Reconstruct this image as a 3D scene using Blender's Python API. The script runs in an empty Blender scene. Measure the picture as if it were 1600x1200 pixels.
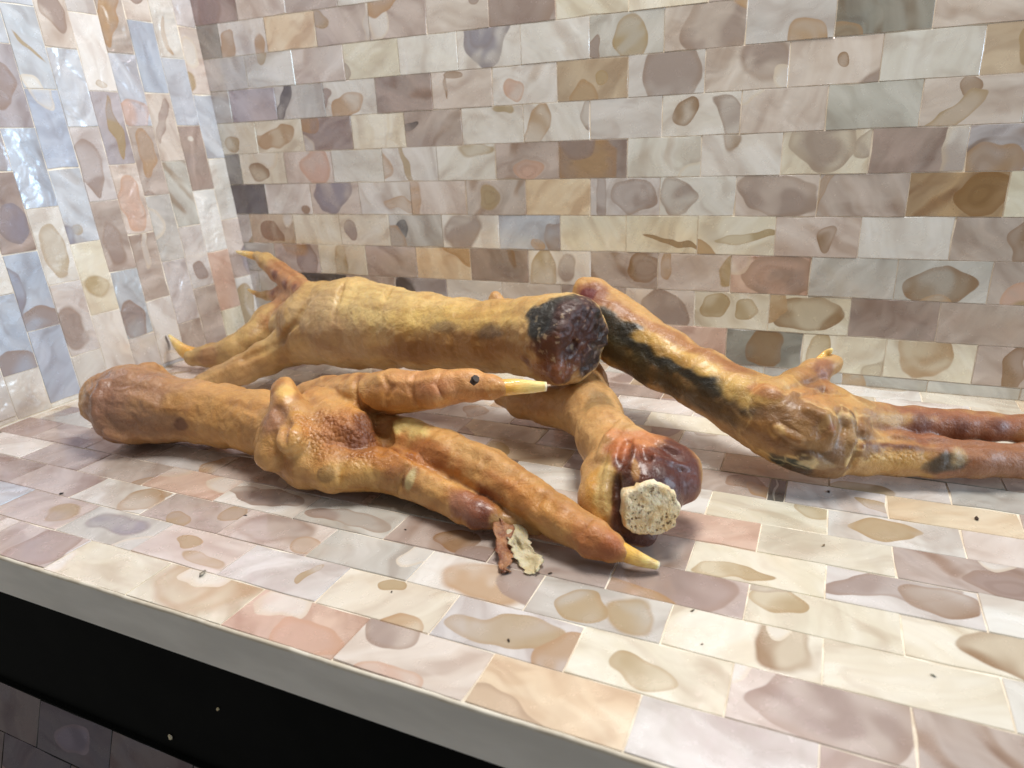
import bpy, math, random
import numpy as np
from mathutils import Matrix, Vector

scene = bpy.context.scene
scene.unit_settings.scale_length = 0.01          # one unit is one centimetre, a tile is 2 x 1 cm

# ------------------------------------------------------------------ camera
F_PX = 1088.387
YAW, PITCH, ROLL = 0.43307, 0.34431, -0.04586
CAM = np.array([18.98008, -19.1117, 6.54679])
fw = np.array([-math.sin(YAW)*math.cos(PITCH), math.cos(YAW)*math.cos(PITCH), -math.sin(PITCH)])
rt = np.cross(fw, [0, 0, 1.0]); rt /= np.linalg.norm(rt)
up = np.cross(rt, fw)
rt, up = math.cos(ROLL)*rt+math.sin(ROLL)*up, -math.sin(ROLL)*rt+math.cos(ROLL)*up
cd = bpy.data.cameras.new('camera')
cam = bpy.data.objects.new('camera', cd); scene.collection.objects.link(cam)
M4 = Matrix(((rt[0], up[0], -fw[0], CAM[0]), (rt[1], up[1], -fw[1], CAM[1]), (rt[2], up[2], -fw[2], CAM[2]), (0, 0, 0, 1)))
cam.matrix_world = M4
cd.sensor_width = 36.0
cd.lens = F_PX/1600*36.0
cd.clip_start = 0.1; cd.clip_end = 500
cd.dof.use_dof = True
cd.dof.focus_distance = 13.6
cd.dof.aperture_fstop = 0.34
scene.camera = cam

# ------------------------------------------------------------------ light
world = bpy.data.worlds.new('World'); scene.world = world; world.use_nodes = True
bg = world.node_tree.nodes['Background']
bg.inputs[0].default_value = (1.0, 0.97, 0.93, 1); bg.inputs[1].default_value = 0.21

def area(name, loc, target, size, sizey, power, col):
    d = bpy.data.lights.new(name, 'AREA'); d.shape = 'RECTANGLE'; d.size = size; d.size_y = sizey
    d.energy = power; d.color = col
    o = bpy.data.objects.new(name, d); scene.collection.objects.link(o)
    o.location = loc
    o.rotation_euler = (Vector(target)-Vector(loc)).to_track_quat('-Z', 'Y').to_euler()
    return o
area('window_light', (17, -5.5, 26), (12, -8, 0), 9, 7, 7400, (1.0, 0.965, 0.91))
area('cool_wall_fill', (60, -6, 15), (0, -5, 5), 24, 18, 14500, (0.62, 0.81, 1.0))  # added cool fill lamp that brightens the left wall

scene.view_settings.view_transform = 'Standard'
scene.view_settings.look = 'None'
scene.view_settings.exposure = 0.0
scene.view_settings.gamma = 1.0
scene.render.engine = 'CYCLES'
scene.cycles.max_bounces = 8
scene.cycles.use_denoising = True

# ------------------------------------------------------------------ helpers
def proj(p):
    d = np.asarray(p, float)-CAM
    z = d@fw
    return 800+F_PX*(d@rt)/z, 600-F_PX*(d@up)/z, z
def ray(px, py):
    return (px-800)/F_PX*rt-(py-600)/F_PX*up+fw
def P(px, py, z=None, y=None):
    """the point of the place seen at (px, py) that lies at height z (or at depth y)"""
    d = ray(px, py)
    t = (z-CAM[2])/d[2] if z is not None else (y-CAM[1])/d[1]
    return CAM+t*d
def scale_at(p):
    return F_PX/((np.asarray(p)-CAM)@fw)
def lin(c):
    out = []
    for v in c[:3]:
        v = v/255.0
        out.append(v/12.92 if v <= 0.04045 else ((v+0.055)/1.055)**2.4)
    return out
coll = scene.collection
def link(name, mesh, mat=None, parent=None):
    o = bpy.data.objects.new(name, mesh); coll.objects.link(o)
    if mat is not None: mesh.materials.append(mat)
    if parent is not None: o.parent = parent
    return o
def mesh_of(name, verts, faces, smooth=False):
    me = bpy.data.meshes.new(name); me.from_pydata([tuple(v) for v in verts], [], faces)
    if smooth: me.polygons.foreach_set('use_smooth', [True]*len(me.polygons))
    me.update(); return me
def tag(o, label=None, cat=None, group=None, kind=None):
    if label: o['label'] = label
    if cat: o['category'] = cat
    if group: o['group'] = group
    if kind: o['kind'] = kind
    return o

# value noise in numpy
def _hash(i, j, k, seed):
    n = (i*374761393+j*668265263+k*2147483647+seed*144665) & 0xffffffff
    n = ((n ^ (n >> 13))*1274126177) & 0xffffffff
    n = ((n ^ (n >> 16))*2246822519) & 0xffffffff
    return ((n ^ (n >> 15)) & 0xffffff)/float(0xffffff)
def vnoise(p, seed=0):
    p = np.asarray(p, float); f = np.floor(p).astype(np.int64); t = p-f
    t = t*t*t*(t*(t*6-15)+10)
    r = 0
    for dx in (0, 1):
        wx = t[..., 0] if dx else 1-t[..., 0]
        for dy in (0, 1):
            wy = t[..., 1] if dy else 1-t[..., 1]
            for dz in (0, 1):
                wz = t[..., 2] if dz else 1-t[..., 2]
                r = r+wx*wy*wz*_hash(f[..., 0]+dx, f[..., 1]+dy, f[..., 2]+dz, seed)
    return r*2-1
def fbm(p, seed=0, o=3):
    s = 0; a = 1.0; tt = 0
    for i in range(o):
        s = s+a*vnoise(np.asarray(p)*(2.03**i)+i*17.3, seed+i); tt += a; a *= 0.5
    return s/tt

# ------------------------------------------------------------------ node helpers
class NT:
    def __init__(s, name):
        s.m = bpy.data.materials.new(name); s.m.use_nodes = True; s.t = s.m.node_tree
        s.b = s.t.nodes['Principled BSDF']; s.o = s.t.nodes['Material Output']
    def n(s, typ, ins=None, **kw):
        x = s.t.nodes.new(typ)
        for k, v in kw.items(): setattr(x, k, v)
        if ins:
            for k, v in ins.items(): s.set(x.inputs[k], v)
        return x
    def set(s, sock, v):
        if isinstance(v, bpy.types.NodeSocket): s.t.links.new(v, sock)
        else: sock.default_value = v
    def math(s, op, a, b=None, c=None, clamp=False):
        x = s.t.nodes.new('ShaderNodeMath'); x.operation = op; x.use_clamp = clamp
        s.set(x.inputs[0], a)
        if b is not None: s.set(x.inputs[1], b)
        if c is not None: s.set(x.inputs[2], c)
        return x.outputs[0]
    def vm(s, op, a, b=None, sc=None):
        x = s.t.nodes.new('ShaderNodeVectorMath'); x.operation = op
        s.set(x.inputs[0], a)
        if b is not None: s.set(x.inputs[1], b)
        if sc is not None: s.set(x.inputs[3], sc)
        return x.outputs['Value'] if op in ('LENGTH', 'DOT_PRODUCT') else x.outputs[0]
    def mix(s, f, a, b, blend='MIX'):
        x = s.t.nodes.new('ShaderNodeMix'); x.data_type = 'RGBA'; x.blend_type = blend
        s.set(x.inputs[0], f); s.set(x.inputs[6], a); s.set(x.inputs[7], b)
        return x.outputs[2]
    def attr(s, name):
        return s.n('ShaderNodeAttribute', attribute_name=name)
    def noise(s, vec, scale, detail=2.0, rough=0.5, dist=0.0, dim='3D'):
        x = s.n('ShaderNodeTexNoise', {'Scale': scale, 'Detail': detail, 'Roughness': rough, 'Distortion': dist}, noise_dimensions=dim)
        if vec is not None: s.set(x.inputs['Vector'], vec)
        return x
    def ramp(s, f, lo, hi, a=0.0, b=1.0):
        x = s.n('ShaderNodeMapRange', {1: lo, 2: hi, 3: a, 4: b}, interpolation_type='SMOOTHSTEP'); s.set(x.inputs[0], f)
        return x.outputs[0]
    def bump(s, h, strength, dist, normal=None):
        x = s.n('ShaderNodeBump', {'Strength': strength, 'Distance': dist, 'Height': h})
        if normal is not None: s.set(x.inputs['Normal'], normal)
        return x.outputs[0]
def rgba(c, a=1.0): return (*lin(c), a)

# ------------------------------------------------------------------ mother of pearl
def pearl_material():
    t = NT('mother_of_pearl')
    uvs = t.attr('tuv').outputs['Vector']                       # x along the tile, y across, z a seed
    warp = t.noise(uvs, 1.25, 1.0, 0.45)
    w = t.vm('SCALE', t.vm('SUBTRACT', warp.outputs['Color'], (0.5, 0.5, 0.5)), sc=0.6)
    warp2 = t.noise(uvs, 6.0, 2.0, 0.5)
    w2 = t.vm('SCALE', t.vm('SUBTRACT', warp2.outputs['Color'], (0.5, 0.5, 0.5)), sc=0.018)
    uvw = t.vm('ADD', t.vm('ADD', uvs, w), w2)
    base = t.attr('base').outputs['Color']
    misc = t.n('ShaderNodeSeparateXYZ', {0: t.attr('misc').outputs['Vector']})
    # broad pearly clouds
    cl = t.noise(t.vm('MULTIPLY', uvw, (0.55, 0.9, 1.0)), 1.5, 2.0, 0.5, 0.8).outputs['Fac']
    cl2 = t.noise(t.vm('ADD', uvs, (7.7, 3.1, 9.0)), 1.1, 1.0, 0.5, 0.6)
    tint = t.n('ShaderNodeValToRGB'); cr = tint.color_ramp
    cr.elements[0].position = 0.30; cr.elements[0].color = (0.86, 0.70, 0.58, 1)
    cr.elements[1].position = 0.74; cr.elements[1].color = (0.64, 0.70, 0.76, 1)
    e = cr.elements.new(0.45); e.color = (0.88, 0.80, 0.66, 1)
    e = cr.elements.new(0.60); e.color = (0.84, 0.83, 0.74, 1)
    t.set(tint.inputs[0], cl2.outputs['Fac'])
    col = t.mix(0.10, base, tint.outputs[0])
    srot = t.n('ShaderNodeVectorRotate', {'Vector': uvw, 'Angle': t.math('MULTIPLY', misc.outputs[0], 1.0)}, rotation_type='Z_AXIS')
    st = t.noise(t.vm('MULTIPLY', srot.outputs[0], (2.2, 0.45, 1.0)), 1.0, 2.0, 0.45, 0.1).outputs['Fac']
    dk = t.mix(1.0, base, (0.68, 0.59, 0.54, 1), 'MULTIPLY')
    lt = t.mix(0.78, base, base, 'SCREEN')
    col = t.mix(t.ramp(st, 0.48, 0.68, 0.0, 0.70), col, lt)
    col = t.mix(t.math('MULTIPLY', t.ramp(st, 0.50, 0.30), 0.55), col, dk)
    col = t.mix(t.ramp(cl, 0.45, 0.70, 0.0, 0.35), col, lt)
    col = t.mix(t.math('MULTIPLY', t.ramp(cl, 0.45, 0.25), 0.45), col, dk)
    # growth lines of the shell: warped parallel bands across some tiles
    ang = misc.outputs[0]
    rot = t.n('ShaderNodeVectorRotate', {'Vector': uvw, 'Angle': ang}, rotation_type='Z_AXIS')
    band = t.n('ShaderNodeTexWave', {'Vector': rot.outputs[0], 'Scale': 0.45, 'Distortion': 4.0, 'Detail': 1.5, 'Detail Scale': 0.8}, bands_direction='X')
    bandf = band.outputs['Fac']
    bm = t.math('MULTIPLY', t.math('MULTIPLY', t.ramp(bandf, 0.50, 1.0), t.ramp(warp.outputs['Fac'], 0.42, 0.62)), misc.outputs[1])
    col = t.mix(bm, col, t.mix(1.0, col, (0.70, 0.58, 0.48, 1), 'MULTIPLY'))
    fine = t.n('ShaderNodeTexWave', {'Vector': rot.outputs[0], 'Scale': 1.8, 'Distortion': 6.0, 'Detail': 3.0, 'Detail Scale': 0.5}, bands_direction='X')
    col = t.mix(t.math('MULTIPLY', t.ramp(fine.outputs['Fac'], 0.5, 1.0), 0.07), col, t.mix(1.0, col, (0.70, 0.62, 0.60, 1), 'MULTIPLY'))
    bright = None
    for i in (1, 2):
        a = t.attr('b%d' % i); s = t.n('ShaderNodeSeparateXYZ', {0: a.outputs['Vector']})
        g = t.attr('g%d' % i); gs = t.n('ShaderNodeSeparateXYZ', {0: g.outputs['Vector']})
        c = t.attr('c%d' % i)
        cx = t.n('ShaderNodeCombineXYZ', {0: s.outputs[0], 1: s.outputs[1], 2: 0.0})
        d = t.vm('SUBTRACT', t.vm('MULTIPLY', uvw, (1, 1, 0)), cx.outputs[0])
        r = t.n('ShaderNodeVectorRotate', {'Vector': d, 'Angle': gs.outputs[2]}, rotation_type='Z_AXIS')
        rr = t.n('ShaderNodeCombineXYZ', {0: gs.outputs[0], 1: gs.outputs[1], 2: 1.0})
        L = t.vm('LENGTH', t.vm('DIVIDE', r.outputs[0], rr.outputs[0]))
        soft = s.outputs[2]
        m = t.ramp(t.math('DIVIDE', t.math('SUBTRACT', L, 1.0), soft), 0.5, -0.5)
        rim = t.math('MULTIPLY', t.ramp(L, 0.70, 0.97), 0.34)
        rimc = t.mix(1.0, c.outputs['Color'], (0.88, 0.70, 0.46, 1), 'MULTIPLY')
        inner = t.mix(t.ramp(cl2.outputs['Fac'], 0.38, 0.62), t.mix(0.15, c.outputs['Color'], base), t.mix(0.65, c.outputs['Color'], base))
        bc = t.mix(rim, inner, rimc)
        col = t.mix(t.math('MULTIPLY', m, 0.94), col, bc)
        if i == 1: L1 = L
    rings = t.math('SINE', t.math('ADD', t.math('MULTIPLY', L1, 9.0), t.math('MULTIPLY', warp.outputs['Fac'], 7.0)))
    rm = t.math('MULTIPLY', t.math('MULTIPLY', t.ramp(rings, 0.2, 1.0), t.ramp(L1, 2.1, 1.1)), t.math('MULTIPLY', misc.outputs[1], 0.3))
    col = t.mix(rm, col, t.mix(1.0, col, (0.66, 0.55, 0.47, 1), 'MULTIPLY'))
    t.set(t.b.inputs['Base Color'], col)
    # relief: slow waves that catch the light, very fine scratches
    lump = t.noise(t.vm('MULTIPLY', uvw, (0.8, 0.8, 1.0)), 1.6, 2.0, 0.5, 0.4).outputs['Fac']
    scratch = t.noise(t.vm('MULTIPLY', uvs, (9.0, 60.0, 1.0)), 1.0, 2.0, 0.6).outputs['Fac']
    h = t.math('ADD', t.math('MULTIPLY', lump, misc.outputs[2]), t.math('ADD', t.math('MULTIPLY', st, t.math('MULTIPLY', misc.outputs[2], 0.16)), t.math('MULTIPLY', scratch, 0.004)))
    nrm = t.bump(h, 0.55, 0.25)
    t.set(t.b.inputs['Normal'], nrm)
    t.set(t.b.inputs['Roughness'], t.ramp(t.noise(uvs, 3.0, 3.0).outputs['Fac'], 0.3, 0.7, 0.15, 0.30))
    t.b.inputs['Metallic'].default_value = 0.22
    t.b.inputs['IOR'].default_value = 1.55
    t.b.inputs['Coat Weight'].default_value = 0.25
    t.b.inputs['Coat Roughness'].default_value = 0.12
    try:
        t.b.inputs['Thin Film Thickness'].default_value = 360.0
        t.b.inputs['Thin Film IOR'].default_value = 1.7
    except KeyError: pass
    return t.m
PEARL = pearl_material()

def grout_material():
    t = NT('pale_grout')
    g = t.n('ShaderNodeNewGeometry').outputs['Position']
    n1 = t.noise(g, 1.6, 4.0, 0.6).outputs['Fac']
    col = t.mix(t.ramp(n1, 0.4, 0.6), rgba((244, 236, 220)), rgba((222, 210, 190)))
    n2 = t.noise(g, 2.3, 5.0, 0.7).outputs['Fac']
    col = t.mix(t.ramp(n2, 0.69, 0.74, 0, 0.9), col, rgba((66, 56, 46)))
    t.set(t.b.inputs['Base Color'], col)
    t.b.inputs['Roughness'].default_value = 0.6
    return t.m
GROUT = grout_material()

def resin_material():
    t = NT('milky_resin_edge')
    g = t.n('ShaderNodeNewGeometry').outputs['Position']
    n1 = t.noise(t.vm('MULTIPLY', g, (0.5, 1, 1.5)), 1.2, 3.0).outputs['Fac']
    t.set(t.b.inputs['Base Color'], t.mix(t.ramp(n1, 0.3, 0.7), rgba((240, 237, 230)), rgba((224, 221, 214))))
    t.b.inputs['Roughness'].default_value = 0.4
    t.b.inputs['Subsurface Weight'].default_value = 0.35
    t.b.inputs['Subsurface Radius'].default_value = (0.6, 0.5, 0.4)
    t.set(t.b.inputs['Normal'], t.bump(t.noise(g, 3.0, 4.0).outputs['Fac'], 0.2, 0.06))
    return t.m
RESIN = resin_material()
def dark_material():  # near-black base colour, faintly mottled
    t = NT('near_black')
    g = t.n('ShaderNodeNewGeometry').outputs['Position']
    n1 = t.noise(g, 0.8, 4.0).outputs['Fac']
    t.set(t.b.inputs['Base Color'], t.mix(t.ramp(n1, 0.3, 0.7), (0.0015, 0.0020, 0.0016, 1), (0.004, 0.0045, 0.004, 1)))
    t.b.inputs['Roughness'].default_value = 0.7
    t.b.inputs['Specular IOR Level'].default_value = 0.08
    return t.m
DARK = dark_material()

BASE = {'w': (232, 228, 220), 'c': (236, 228, 205), 'p': (221, 207, 196), 'P': (214, 180, 160), 'm': (190, 174, 164), 'M': (163, 144, 134),
        'g': (198, 195, 187), 'G': (142, 138, 128), 'D': (88, 82, 74), 'K': (62, 64, 68), 't': (200, 178, 148), 'T': (176, 145, 106), 'o': (232, 208, 174),
        'b': (200, 207, 217), 'B': (184, 195, 213), 'v': (180, 172, 176), 'l': (216, 210, 207), 'W': (240, 238, 232)}
BLOB = {'a': (190, 154, 110), 'e': (180, 156, 112), 'n': (146, 110, 66), 'u': (162, 142, 132), 'i': (238, 234, 226), 'k': (70, 60, 50),
        'x': (146, 140, 152), 'q': (184, 150, 108), 's': (216, 180, 160)}
rng = random.Random(11)
WAVY = [1.0]          # how wavy the polished faces are
def parse(spec):
    """'p a.9,.5,.3,.2,0 ...' -> base letter and up to two inclusions: u, v, radius u, radius v, angle"""
    parts = spec.split()
    blobs = []
    for b in [q for q in parts[1:] if len(q) > 1][:2]:
        v = [float(x) for x in b[1:].split(',')]
        while len(v) < 5: v.append(0.0)
        blobs.append((b[0], *v[:5]))
    return parts[0], blobs
def random_spec(cool=0):
    pool = 'wwwcccpppmmmMMggttlG' if not cool else 'wbbWwmpmglvwpbt'
    s = rng.choice(pool)
    n = rng.choice((0, 0, 1, 1)) if s not in 'MGT' else rng.choice((0, 1))
    for _ in range(n):
        s += ' %s%.2f,%.2f,%.2f,%.2f,%.2f' % (rng.choice('aeuuuuqq' if not cool else 'uuax'), rng.uniform(-.1, 2.1), rng.uniform(-.2, 1.2), rng.uniform(.2, 1.0), rng.uniform(.15, .6), rng.uniform(-.8, .8))
    # letters stuck to the base need a space
    return s[0]+s[1:]
def enrich(spec):
    n = len([q for q in spec.split()[1:] if len(q) > 1])
    if n < 2 and rng.random() < (0.34 if WAVY[0] < 2 else 0.22):
        edge = rng.choice(((rng.uniform(0, 2), rng.choice((-.05, 1.05))), (rng.choice((-.1, 2.0)), rng.uniform(0, 1))))
        spec += ' %s%.2f,%.2f,%.2f,%.2f,%.2f' % (rng.choice('aeuuuqii' if WAVY[0] < 2 else 'uuxxiie'), *edge, rng.uniform(.25, .8), rng.uniform(.2, .55), rng.uniform(-.8, .8))
    return spec
def tile_mesh(L, H, spec, gap=0.006):
    """a chipped flat piece in its own frame: x along, y across, top at z = 0, with bevelled rough edges"""
    L = max(L, 0.05); H = max(H, 0.05)
    b, blobs = parse(enrich(spec))
    seed = rng.uniform(0, 400)
    def rag(): return gap+abs(rng.gauss(0, 0.006))+(rng.random() < 0.05)*rng.uniform(0.01, 0.03)
    nx = 4 if L > 1 else 2
    pts = []
    for i in range(nx): pts.append((L*i/nx+(rag() if i == 0 else 0), rag()))
    for i in range(2): pts.append((L-rag(), H*i/2+(rag() if i == 0 else 0)))
    for i in range(nx): pts.append((L-L*i/nx-(rag() if i == 0 else 0), H-rag()))
    for i in range(2): pts.append((rag(), H-H*i/2-(rag() if i == 0 else 0)))
    tilt = (rng.gauss(0, 0.004), rng.gauss(0, 0.006), rng.uniform(-0.004, 0.004))
    n = len(pts); vs = []; cx, cy = L/2, H/2
    for x, y in pts:
        dx, dy = cx-x, cy-y; l = math.hypot(dx, dy)
        vs.append((x+dx/l*0.006, y+dy/l*0.006, tilt[0]*(x-cx)+tilt[1]*(y-cy)+tilt[2]))
    for x, y in pts: vs.append((x, y, -0.008))
    for x, y in pts: vs.append((x, y, -0.12))
    faces = [tuple(range(n))]
    for k in (0, n):
        for i in range(n): faces.append((k+i, k+n+i, k+n+(i+1) % n, k+(i+1) % n))
    me = mesh_of('tile', vs, faces)
    nv = len(vs)
    def vec(name, val):
        a = me.attributes.new(name, 'FLOAT_VECTOR', 'POINT'); a.data.foreach_set('vector', list(val)*nv)
    def colr(name, c):
        a = me.attributes.new(name, 'FLOAT_COLOR', 'POINT'); a.data.foreach_set('color', [*c, 1.0]*nv)
    a = me.attributes.new('tuv', 'FLOAT_VECTOR', 'POINT')
    flat = []
    for v in vs: flat += [v[0], v[1], seed]
    a.data.foreach_set('vector', flat)
    jj = rng.uniform(0.93, 1.04); j = [jj*rng.uniform(0.985, 1.015)*x for x in lin(BASE[b])]
    colr('base', [min(0.9, x) for x in j])
    wavy = rng.choice((0, 0, 0, .25, .5, .9)) if b in 'mMGDTvPg' else rng.choice((0, 0, 0, 0, .2, .45))
    vec('misc', (rng.uniform(-1.5, 1.5), wavy, rng.choice((0.02, 0.04, 0.06, 0.16))*WAVY[0]))
    for i in (1, 2):
        if i <= len(blobs):
            k, u, v, ru, rv, an = blobs[i-1]
            vec('b%d' % i, (u, v, rng.choice((0.035, 0.05, 0.07, 0.3)) if k != 'i' else 0.05)); vec('g%d' % i, (ru, rv, an)); colr('c%d' % i, lin(BLOB[k]))
        else:
            vec('b%d' % i, (-60, -60, 0.1)); vec('g%d' % i, (30, 30, 0)); colr('c%d' % i, (0, 0, 0))
    me.materials.append(PEARL)
    return me
def place_tile(parent, L, H, spec, M, label=None):
    me = tile_mesh(L, H, spec)
    o = bpy.data.objects.new('tile', me); coll.objects.link(o); o.parent = parent
    o.matrix_local = M
    if label: o['label'] = label
    return o
def frame(o, ex, ey, ez):
    return Matrix(((ex[0], ey[0], ez[0], o[0]), (ex[1], ey[1], ez[1], o[1]), (ex[2], ey[2], ez[2], o[2]), (0, 0, 0, 1)))
def box_mesh(name, a, b):
    x0, y0, z0 = a; x1, y1, z1 = b
    v = [(x0, y0, z0), (x1, y0, z0), (x1, y1, z0), (x0, y1, z0), (x0, y0, z1), (x1, y0, z1), (x1, y1, z1), (x0, y1, z1)]
    f = [(0, 3, 2, 1), (4, 5, 6, 7), (0, 1, 5, 4), (1, 2, 6, 5), (2, 3, 7, 6), (3, 0, 4, 7)]
    return mesh_of(name, v, f)

# --- back wall: running bond of 1.94 cm tiles, courses 1 cm high, lowest one a narrow strip
XR, ZT = 31.0, 15.3
back = link('back_wall', box_mesh('back_wall', (-2.0, 0.022, -1.0), (XR, 1.0, ZT+0.5)), GROUT); tag(back, kind='structure')
BW = {
 0: {0: 'M u.8,.5,.5,.9,.3', 1: 'p', 2: 'm', 3: 'w', 4: 'w'},
 1: {0: 'G', 1: 'w q.3,.3,.3,.5,.5 a1.6,.1,.25,.4', 2: 'o', 3: 'm i1.95,.5,.12,.6', 4: 'm i.3,.5,.4,.5', 5: 'p u1.5,.85,.2,.25', 6: 'm u.9,.5,1.1,.8', 7: 'c', 8: 'c'},
 2: {0: 'g', 1: 'w e.7,1.0,.2,.3', 2: 'p', 3: 'c', 4: 'w', 5: 'w x.9,1.05,.75,.95 x.85,1.1,.45,.6', 6: 'w', 7: 'g e1.1,.4,.4,.5 u.15,.25,.15,.3', 8: 'p u1.4,.6,.95,.75,-.4', 9: 'l', 10: 'G', 11: 'p q.6,1.0,.5,.5', 12: 't'},
 3: {0: 'g', 1: 'v', 2: 'g k.3,.5,.2,.7,.5', 3: 'w a.8,.3,.7,.35,-.5', 4: 'M', 5: 'p n.7,.85,.3,.13 n.45,.5,.06,.3', 6: 'w s.6,.4,.35,.3', 7: 't e1.2,.5,.2,.15', 8: 'l u1.15,.5,.75,.8,-.2', 9: 'p u1.4,.7,.6,.5,.3', 10: 'p n1.1,.6,.16,.2', 11: 'w', 12: 't e1.4,.6,.8,.7'},
 4: {0: 'c e.6,.35,.35,.2,-.4', 1: 'c q.85,.5,.82,.38,-.1', 2: 'M i0,0,.4,.5', 3: 'c', 4: 'm k.2,.6,.25,.12,-.6', 5: 'w e1.3,.95,.3,.15', 6: 'w q.35,.3,.7,.28,-1.0', 7: 'l', 8: 'w n.6,.6,.4,.35,-.5 u1.7,.4,.3,.6,-.5', 9: 'p', 10: 'g', 11: 'p n.9,.72,.2,.24 e.6,.2,.7,.2,-.6', 12: 'g'},
 5: {0: 'G', 1: 'c n.8,.4,.4,.35,-.7', 2: 'p s1.3,.5,.6,.6', 3: 'w v', 4: 'w e.9,.5,.1,.7,-.3', 5: 'w e1.3,.85,.5,.2', 6: 'm s1.0,.3,.5,.3', 7: 'M q.8,.4,.9,.9', 8: 'w', 9: 'w n.75,.9,.22,.28', 10: 'c u.95,.75,.72,.75', 11: 'M i1.85,.3,.4,.9', 12: 'v q.5,.0,.6,.5'},
 6: {0: 'D', 1: 'w n1.6,.2,.15,.15', 2: 'p x.9,.7,.8,.6,-.3', 3: 'w a1.5,.3,.5,.2', 4: 'p a.1,.5,.25,.8', 5: 'm e.7,.5,.26,.42', 6: 'o', 7: 'l u1.25,.5,.65,.45,.2 u.3,.5,.15,.7', 8: 'w u.45,.5,.42,.48', 9: 'p u1.0,.55,1.0,.5,.25', 10: 'm q.1,.6,.12,.7,.3', 11: 'T n1.5,.5,.5,.5', 12: 'c a.7,.4,.4,.2'},
 7: {0: 'g', 1: 't n.9,.4,.55,.4,.4', 2: 'c', 3: 'c u.3,.5,.3,.35', 4: 'g k.5,.5,.25,.3', 5: 'w u.7,.5,.7,.5,-.8', 6: 'b a1.3,.15,.25,.15', 7: 'c', 8: 'c n1.3,.3,.9,.1,.25', 9: 'c e1.2,.5,.8,.14,-.15', 10: 'p n1.25,.5,.2,.32', 11: 'w', 12: 'm n1.5,.5,.3,.6,.2'},
 8: {0: 'g', 1: 'm u1.4,.5,.4,.6', 2: 'c e.9,.5,.3,.55', 3: 'm', 4: 'o', 5: 'M n1.4,.8,.12,.35', 6: 'w e.5,.3,.4,.7 u1.2,.5,.25,.4', 7: 'm n1.5,.6,.4,.5,-.4', 8: 'p q.3,.7,.15,.5', 9: 'P u1.2,.4,1.0,.6', 10: 'g', 11: 'g n.9,.4,.75,.45', 12: 'm s.6,.2,.4,.4'},
 9: {0: 'g', 1: 'g', 2: 'D', 3: 'm', 4: 'v k.4,.6,.4,.4', 5: 'w', 6: 'p', 7: 'm', 8: 'p u1.1,.4,.7,.5,.5', 9: 'c e.5,.6,.35,.3 e1.4,.6,.35,.3', 10: 'c n.9,.5,.85,.45', 11: 'M', 12: 'm'},
 10: {9: 'G n1.0,.5,.5,.6', 10: 'c n1.8,.15,.3,.25 e.4,.5,.3,.5', 11: 'c q.9,.8,.55,.8', 12: 'm n.8,.5,.2,.6', 8: 'P'},
}
for n in range(-4, 12):
    z0 = 10.3034-n if n < 11 else 0.0
    H = 1.0 if n < 11 else 0.3034
    ph = 0.25 if n % 2 else 1.16
    k = 0; x = -0.0634*(z0+1)-0.1
    while x < XR:
        x1 = min(ph+1.94*k, XR)
        if x1-x > 0.03:
            spec = BW.get(n, {}).get(k) or ('g' if n == 11 else random_spec())
            place_tile(back, x1-x, H, spec, frame((x, 0, z0), (1, 0, 0), (0, 0, 1), (0, -1, 0)))
        x = x1; k += 1

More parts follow.
